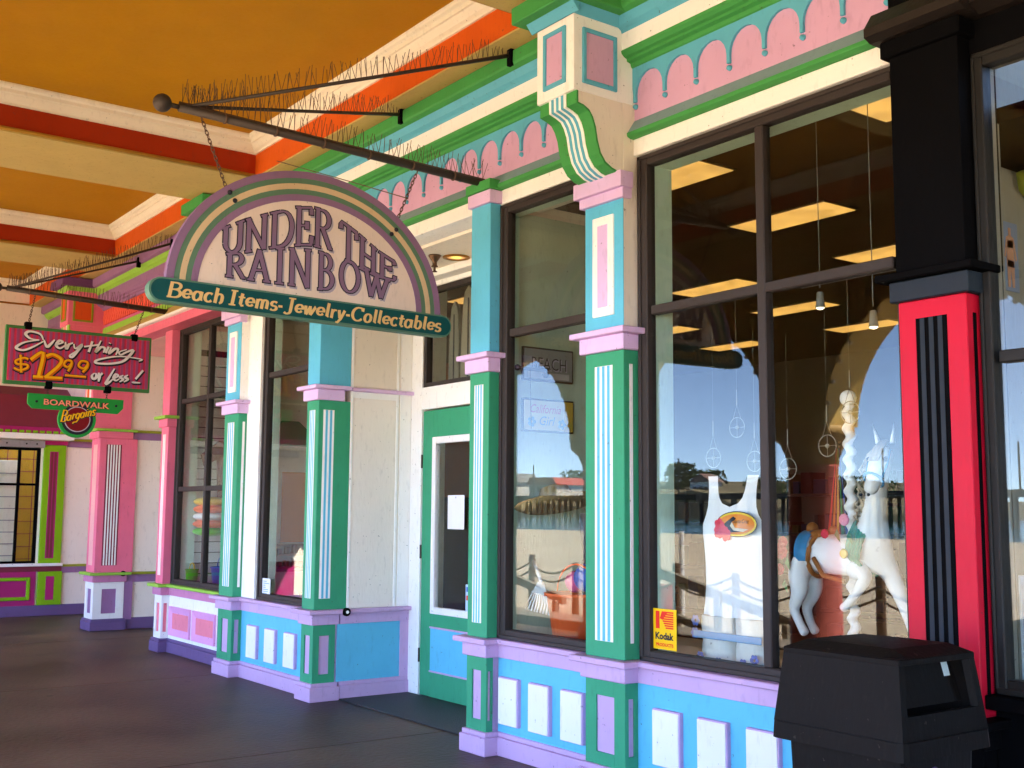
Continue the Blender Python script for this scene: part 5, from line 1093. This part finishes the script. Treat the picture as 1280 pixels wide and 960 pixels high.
for x, y, z, lab in ((-4.47, 1.2, 2.90, 'small track spotlight above the mullion in the big window'), (-4.085, 1.2, 2.73, 'small track spotlight nearest the red pilaster')):
    t = thing('track_spotlight', (x, y, z), lab, 'spotlight', 'track spotlights in the shop')
    MB().tube([(x, y, z+.10), (x, y, 4.25)], .0028, 6).build('drop_rod', GREYB_, t); m = MB().lathe([(.014, .075), (.02, .07), (.024, .02), (.03, -.025), (.025, -.025), (.016, .0)], (x, y, z), 12); m.build('lamp_head', GREYB_, t, True); MB().ball((x, y, z-.022), .026, 10, 8, (1, 1, .6)).build('bulb', SPE, t, True)
solo(MB().box(-4.62, -3.85, 1.185, 1.215, 3.02, 3.05, .004), 'track_rail', GREYM, (-4.2, 1.2, 3.02), 'grey lighting track rail inside the big window', 'rail')

# stock shelves deeper in the shop
rnd = random.Random(21); PAL = [flat('goods_%d' % i, [q*.1 for q in c]) for i, c in enumerate(((.5, .05, .04), (.04, .16, .4), (.55, .42, .05), (.05, .3, .1), (.6, .55, .5), (.35, .06, .25), (.05, .35, .4), (.6, .2, .03)))]
for (x, y, w, d, h, lab) in ((-8.2, 3.2, 1.6, .5, 1.7, 'stock shelf with coloured goods behind the door glass'), (-11.5, 4.4, 2.0, .5, 1.8, 'stock shelf with coloured goods at the left side of the shop'), (-6.4, 4.6, 1.8, .5, 1.6, 'low stock shelf behind the carousel horse'), (-9.0, 7.5, 2.6, .5, 2.1, 'tall stock shelf near the back of the shop'), (-13.2, 3.0, .6, 1.5, 1.8, 'end stock shelf facing the far left window')):
    t = thing('stock_shelf', (x, y, 0), lab, 'shelf', 'stock shelves in the shop'); m = MB(); m.box(x-w/2, x-w/2+.04, y, y+d, 0.01, h); m.box(x+w/2-.04, x+w/2, y, y+d, .01, h); m.build('shelf_side', DARKW, t)
    for k in range(4):
        z = .3+k*(h-.35)/3.4; bx('shelf_board', DARKW, t, x-w/2+.04, x+w/2-.04, y, y+d, z, z+.03, 0); q = x-w/2+.08
        gm = {}
        while q < x+w/2-.25:
            ww = .08+rnd.random()*.14; hh = .1+rnd.random()*.2; bx('boxed_goods', rnd.choice(PAL), t, q, q+ww, y+.05, y+.05+d*.6, z+.03, z+.03+hh, .006); q += ww+.02+rnd.random()*.03
# far left windows: slat wall, toys
sl_ = thing('slat_wall', (-12.98, 1.2, 0), 'white slatted display wall inside the pink shop window', 'display wall'); bx('backing', BLACK, sl_, -12.99, -12.978, .46, 2.15, .74, 3.5, 0)
s0 = None
for i in range(22):
    z = .75+i*.122
    if s0 is None: s0 = bx('slat', paint('slat_white', (.62, .62, .58)), sl_, -12.98, -12.962, .46, 2.15, z, z+.112, .002)
    else: copy_part(s0, sl_, (0, 0, i*.122))
bucket((-12.70, .36, .735), .075, .20, GRP, 'green and yellow toy bucket in the pink shop window', YEP); bucket((-12.30, .55, .735), .12, .24, BLP, 'blue toy bucket in the pink shop window', BLP)
solo(MB().box(-12.86, -11.4, .32, .42, .736, .80, .004), 'display_board', paint('pale_wood', (.62, .42, .25), rough=.6), (-12.1, .37, .736), 'pale wooden board along the bottom of the pink shop window', 'board')
ts = thing('t_shirt', (-12.93, 1.0, 1.75), 'dark red printed t shirt hung on the slatted wall', 't shirt'); m = MB(); m.prism([(.72, 1.75), (1.12, 1.75), (1.14, 2.2), (1.30, 2.12), (1.34, 2.25), (1.12, 2.42), (1.0, 2.40), (.92, 2.36), (.84, 2.40), (.72, 2.42), (.5, 2.25), (.54, 2.12), (.70, 2.2)], 'X', -12.94, -12.91); m.build('shirt_body', paint('red_cloth', (.22, .02, .025), rough=.9), ts); bx('print', CREAM, ts, -12.911, -12.906, .80, 1.04, 2.0, 2.12, 0)
kt = thing('beach_toy', (-12.75, .75, 1.2), 'bright orange, white and green inflatable beach toy in the pink shop window', 'beach toy')
for i, mt in enumerate((YEP, ORB, RAKEW, ORB, GRP)): MB().ball((-12.62, .52, 1.70-.085*i), .21, 18, 8, (1.1, .9, .27)).build('toy_ring', mt, kt, True)
bk = thing('shell_basket', (-9.75, .45, .745), 'basket of red and cream shells behind the far left gift shop window', 'basket')
MB().lathe([(.0001, 0), (.13, 0), (.17, .10), (.155, .10), (.12, .02), (.0001, .02)], (-9.75, .45, .745), 18).build('basket', STRAW, bk, True); m = MB(); m2 = MB()
for i in range(24):
    a = rnd.random()*6.28; r = rnd.random()*.13; (m if i % 2 else m2).ball((-9.75+r*math.cos(a), .45+r*math.sin(a), .845+rnd.random()*.12), .045, 8, 6, (1, 1, .7))
m.build('red_shells', ROS, bk, True); m2.build('cream_shells', CREAM, bk, True)
gs = solo(MB().prism([(.50, 2.27), (.86, 2.27), (.86, 2.45), (.76, 2.53), (.58, 2.53), (.50, 2.45)], 'X', -10.898, -10.87), 'shop_sign', flat('sign_dull_green', (.05, .32, .14)), (-10.88, .7, 2.27), 'dull green shaped sign hanging inside the far left gift shop window', 'sign')
# photo print on the black shop's side wall, hanging lime shape, white stand
ph = solo(MB().box(-3.0995, -3.094, .905, 1.06, 2.74, 3.10, .001), 'poster', flat('poster_blue', (.16, .20, .28)), (-3.097, .98, 2.74), 'small poster of a person in swimwear on the buff wall, far right', 'poster')
SKN = flat('poster_skin', (.42, .22, .14))
for nme, mt, pts in (('poster_figure', SKN, [(.955, 2.76), (.975, 2.76), (.985, 2.86), (.995, 2.76), (1.015, 2.76), (1.02, 2.90), (1.012, 2.98), (1.035, 2.90), (1.045, 2.91), (1.02, 3.02), (.995, 3.03), (.995, 3.07), (.972, 3.07), (.972, 3.03), (.95, 3.02), (.93, 2.92), (.94, 2.91), (.956, 2.97), (.95, 2.90)]), ('poster_swimwear', flat('poster_navy', (.04, .08, .35)), [(.952, 2.865), (1.018, 2.865), (1.012, 2.90), (.957, 2.90)]), ('poster_top', flat('poster_white', (.55, .5, .48)), [(.957, 2.965), (1.012, 2.965), (1.01, 3.005), (.96, 3.005)])):
    MB().prism(pts, 'X', -3.094, -3.0925).build(nme, mt, ph)
solo(MB().lathe([(.0001, .0), (.06, .0), (.17, .07), (.19, .16), (.12, .19), (.0001, .19)], (-3.02, 1.25, 3.22), 14), 'paper_lantern', flat('lime_paper', (.40, .42, .06)), (-3.02, 1.25, 3.22), 'dull lime paper shape hanging under the dark ceiling at the far right', 'decoration', smooth=True)
wsd = thing('display_stand', (-2.62, .5, .82), 'tall pale stand at the right edge inside the black shop window', 'stand'); bx('stand_panel', flat('pale_stand', (.55, .57, .60)), wsd, -2.78, -2.74, .33, .50, .82, 1.34, .004); bx('stand_board', flat('stand_navy', (.02, .03, .06)), wsd, -2.74, -2.2, .40, .55, .82, 1.34, .01); MB().ball((-2.62, .5, 1.50), .10, 14, 10, (1, .8, 1.3)).build('dark_head_form', INK, wsd, True)

wp = solo(MB().box(-10.898, -10.886, .60, 1.15, 1.28, 2.0, .003), 'wall_panel', flat('panel_orange', (.80, .30, .08)), (-10.89, .9, 1.28), 'plain orange panel on the pale wall behind the far left gift shop window', 'panel')
tsf = thing('wall_shelf', (-10.8, .85, 1.0), 'dark teal goods shelf under the orange panel in the far left gift shop window', 'shelf'); bx('shelf_back', flat('shelf_teal', (.02, .09, .09)), tsf, -10.898, -10.885, .5, 1.3, .98, 1.26, 0)
for z in (1.02, 1.15): bx('shelf_board', DARKW, tsf, -10.885, -10.72, .5, 1.3, z, z+.015, 0)
for i in range(9):
    for z in (1.035, 1.165): bx('trinket', PAL[(i*3) % 8], tsf, -10.83, -10.78, .53+i*.082, .575+i*.082, z, z+.05+.02*(i % 3), .006)
for i, (x, w, zt, c) in enumerate(((-8.50, .17, 3.50, (.20, .19, .15)), (-8.27, .24, 3.62, (.27, .24, .18)), (-8.0, .24, 3.60, (.20, .18, .14)))):
    t = thing('surfboard', (x, 1.14, 2.70), '%s greyish surfboard standing behind the window over the green door' % ('left', 'middle', 'right')[i], 'surfboard', 'surfboards over the door'); n = 14
    pr = [(x+w*.5*(1-(1-k/n)**3)*s_, 2.70+(zt-2.70)*(1-k/n)) for s_, rng in ((1, range(n+1)), (-1, range(n, -1, -1))) for k in rng]
    pr = [(x+s_*w*.5*math.sin(math.pi*min(.5+.5*k/n, 1)/1)**.28 if k < n else x, 2.70+(zt-2.70)*k/n) for s_, rng in ((1, range(n+1)), (-1, range(n-1, -1, -1))) for k in rng]
    MB().prism(pr, 'Y', 1.13, 1.16).build('board', flat('surf_%d' % i, c), t); bx('stringer', INK, t, x-.008, x+.008, 1.126, 1.131, 2.72, zt-.12, 0)

# ------------------------------------------------------------------ the open side of the arcade, the beach and the wharf (seen as reflections)
ARC = paint('arch_ochre_paint', (.62, .42, .13), rough=.6); COLR = paint('column_red_paint', (.55, .13, .10), rough=.4); CAPP = paint('capital_gold_paint', (.50, .30, .10), rough=.5)
arw = thing('arcade_wall', (-6, -5, 0), 'ochre arcade wall of round arches on red columns, facing the beach', 'arcade wall')
SP = 3.35; RAD = 1.3; SPR = 2.52; WY0, WY1 = -5.3, -4.75
xc = -6.2-4*SP; seg = None
blb = paint('bulb_white', (.75, .72, .62), rough=.2)
for k in range(14):
    c = -6.2+(k-4)*SP; pr = [(c-SP/2, SPR), (c-RAD, SPR)]+[(c-RAD*math.cos(math.pi*i/24), SPR+RAD*math.sin(math.pi*i/24)) for i in range(1, 24)]+[(c+RAD, SPR), (c+SP/2, SPR), (c+SP/2, 5.9), (c-SP/2, 5.9)]
    m = MB()
    # split the spandrel into convex pieces
    arcp = [(c-RAD*math.cos(math.pi*i/24), SPR+RAD*math.sin(math.pi*i/24)) for i in range(25)]
    for p, q in zip(arcp, arcp[1:]): m.prism([p, q, (q[0], 5.9), (p[0], 5.9)], 'Y', WY0, WY1)
    m.box(c-SP/2, c-RAD, WY0, WY1, SPR, 5.9); m.box(c+RAD, c+SP/2, WY0, WY1, SPR, 5.9)
    m.build('arch', ARC, arw)
    m = MB()
    for i in range(1, 18): m.ball((c-(RAD-.02)*math.cos(math.pi*i/18), WY1-.03, SPR+(RAD-.02)*math.sin(math.pi*i/18)), .028, 8, 6)
    tag(m.build('light_bulbs', blb, arw, True), kind='stuff')
    x = c-SP/2; co = MB().lathe([(.34, 0), (.34, .12), (.30, .16), (.275, .22), (.262, 2.10), (.275, 2.12)], (x, -5.02, 0), 24).build('column', COLR, arw, True)
    MB().lathe([(.27, 2.12), (.28, 2.20), (.34, 2.34), (.43, 2.42), (.44, 2.44), (.44, 2.52)], (x, -5.02, 0), 24).build('capital', CAPP, co, True)

DKW = paint('weathered_post', (.13, .075, .045), rough=.85, bump=.5); GRW = paint('grey_rail_wood', (.20, .17, .13), rough=.8)
ROPE = paint('rope', (.15, .11, .07), rough=.9)
p0 = None; pts = [(-9.6+(-1.55)*i, -10.6-.04*i, 1.05+.12*((i*7) % 3)) for i in range(12)]
ORD = ('first', 'second', 'third', 'fourth', 'fifth', 'sixth', 'seventh', 'eighth', 'ninth', 'tenth', 'eleventh', 'twelfth')
for i, (x, y, h) in enumerate(pts):
    o = solo(MB().lathe([(.08, -.5), (.075, h-.03), (.06, h), (.0001, h+.005)], (x, y, -.5), 10), 'beach_post', DKW, (x, y, -.5), 'weathered round beach fence post, %s from the right in the reflected row' % ORD[i], 'post', 'fence posts along the beach')
    v = o
for i, (a, b) in enumerate(zip(pts, pts[1:])):
    t = thing('fence_rope', (*a[:2], .2), 'slack double rope between the %s and %s beach posts of the reflection' % (ORD[i], ORD[i+1]), 'rope', 'ropes between the beach posts')
    for zz in (.98, .80): MB().tube([(a[0]+(b[0]-a[0])*t_/8, a[1]+.07+(b[1]-a[1])*t_/8, -.5+zz-.2*math.sin(math.pi*t_/8)) for t_ in range(9)], .022, 5).build('strand', ROPE, t)
for x, lab in ((-12.2, 'sloping grey handrail by the beach steps, nearer'), (-17.4, 'sloping grey handrail by the beach steps, farther')):
    t = thing('handrail', (x, -8.2, -.4), lab, 'handrail', 'handrails by the beach steps')
    MB().prism([(x-1.6, .62), (x+1.4, -.02), (x+1.4, .12), (x-1.6, .78)], 'Y', -8.25, -8.15).build('rail', GRW, t); MB().prism([(x-1.6, .02), (x+1.4, -.55), (x+1.4, -.45), (x-1.6, .14)], 'Y', -8.25, -8.15).build('rail', GRW, t)
    for q, h in ((x-1.4, .7), (x, .35), (x+1.3, .05)): bx('rail_post', GRW, t, q-.05, q+.05, -8.14, -8.04, -.5, h, .01)
solo(MB().lathe([(.0001, 0), (.20, 0), (.28, .55), (.30, .58), (.0001, .58)], (-17.9, -12.4, -.5), 16), 'beach_barrel', flat('red_barrel', (.5, .03, .02)), (-17.9, -12.4, -.5), 'red barrel standing on the sand beyond the posts', 'barrel')
solo(MB().tube([(-16.5, -11.6, -.5), (-16.5, -11.6, 1.25)], .05, 8), 'marker_pole', WHITE, (-16.5, -11.6, -.5), 'slim white pole standing on the sand beyond the posts', 'pole')
# wharf
WHD = paint('wharf_timber', (.06, .05, .045), rough=.9); 
wh = thing('wharf', (-220, -190, 0), 'long dark timber wharf on piles across the bay', 'wharf')
MB().box(-520, -60, -196, -184, 5.0, 6.2).build('deck', WHD, wh); m = MB()
for i in range(92):
    for y in (-195, -185): m.box(-520+i*5, -519.4+i*5, y, y+.6, -3, 5.0)
tag(m.build('pile', WHD, wh), kind='stuff')
for i in range(16): MB().tube([(-500+i*28, -184.5, 6.2), (-500+i*28, -184.5, 14.5)], .18, 6).build('lamp_post', WHD, wh)
rnd = random.Random(4)
WLW = paint('pale_house_wall', (.62, .60, .55)); RFR = paint('house_roof', (.20, .12, .10)); RFB = paint('house_roof_grey', (.16, .16, .17)); WDK = paint('house_window', (.03, .035, .04), rough=.2)
for i, (x, w, h, red) in enumerate(((-330, 18, 6, 0), (-300, 14, 5, 1), (-272, 22, 6.5, 0), (-246, 12, 5, 1))):
    t = thing('wharf_building', (x, -190, 6.2), 'low %s roofed wharf building, %s along the reflected wharf' % (('grey', 'red')[red], ORD[i]), 'building')
    MB().box(x-w/2, x+w/2, -195, -186, 6.2, 6.2+h*.6).build('wall', WLW, t); MB().prism([(x-w/2-.6, 6.2+h*.6), (x+w/2+.6, 6.2+h*.6), (x+w/2-1, 6.2+h), (x-w/2+1, 6.2+h)], 'Y', -195.6, -185.4).build('roof', (RFB, paint('roof_red', (.40, .05, .04)))[red], t)
    for k in range(int(w/3)): bx('window', WDK, t, x-w/2+.8+k*3, x-w/2+2.4+k*3, -185.97, -185.9, 7.2, 8.8, 0)
# the cliff beyond with trees and houses
CLF = ground_mat('cliff_ground', (.10, .09, .06), (.22, .18, .11), .05, .9, .8)
rows = []
for i in range(41):
    x = -760+i*14; h = 9+5*math.sin(i*.5)+3*math.sin(i*1.7); h *= min(1, (40-i)/9)
    rows.append([(x, -330, -3), (x, -337, h*.8), (x, -350, h), (x, -520, h+4)])
mm = MB(); mm.grid(rows); solo(mm, 'cliff', CLF, (-480, -340, -3), kind='structure')
LEAFM = paint('tree_foliage', (.045, .075, .03), rough=.9, var=.4, bump=0); TRK = paint('tree_trunk', (.08, .06, .045), rough=.9)
def tree(c, h, r, lab, seed):
    rn = random.Random(seed); t = thing('tree', c, lab, 'tree', 'trees on the cliff'); MB().tube([c, (c[0]+.3, c[1], c[2]+h*.6)], h*.035, 7, True, h*.015).build('trunk', TRK, t); m = MB()
    for i in range(500):
        a = rn.random()*6.28; rr = r*rn.random()**.5; z = c[2]+h*(.35+.65*rn.random()); rr *= 1-.5*abs((z-c[2])/h-.6); p = Vector((c[0]+rr*math.cos(a), c[1]+rr*math.sin(a), z)); s = h*.045*(1+rn.random())
        e = [Vector((rn.uniform(-1, 1), rn.uniform(-1, 1), rn.uniform(-1, 1))).normalized()*s for _ in range(3)]; m.add([p+e[0], p+e[1], p+e[2], p-e[0]*.6], [(0, 1, 2), (0, 2, 3), (1, 3, 2)])
    m.build('crown', LEAFM, t)
ORD += ('thirteenth', 'fourteenth', 'fifteenth', 'sixteenth', 'seventeenth', 'eighteenth', 'nineteenth', 'twentieth')
for i in range(20):
    x = -640+i*21+rnd.uniform(-6, 6); y = -352-rnd.random()*20; tree((x, y, 7), 7+rnd.random()*10, 7+rnd.random()*4, 'dark rounded cliff tree, %s from the left along the reflected skyline' % ORD[i], i)
for i in range(7):
    x = -600+i*52; t = thing('cliff_house', (x, -345, 10), 'pale cliff top house with a gabled roof, %s from the left in the reflection' % ORD[i], 'house'); MB().box(x-6, x+6, -350, -343, 8, 15).build('wall', WLW, t); MB().prism([(x-7, 15), (x+7, 15), (x, 18.5)], 'Y', -350.5, -342.5).build('roof', RFR, t)
    for q in (-4, -.8, 2.4): bx('window', WDK, t, x+q, x+q+1.6, -342.98, -342.9, 10.5, 13, 0)
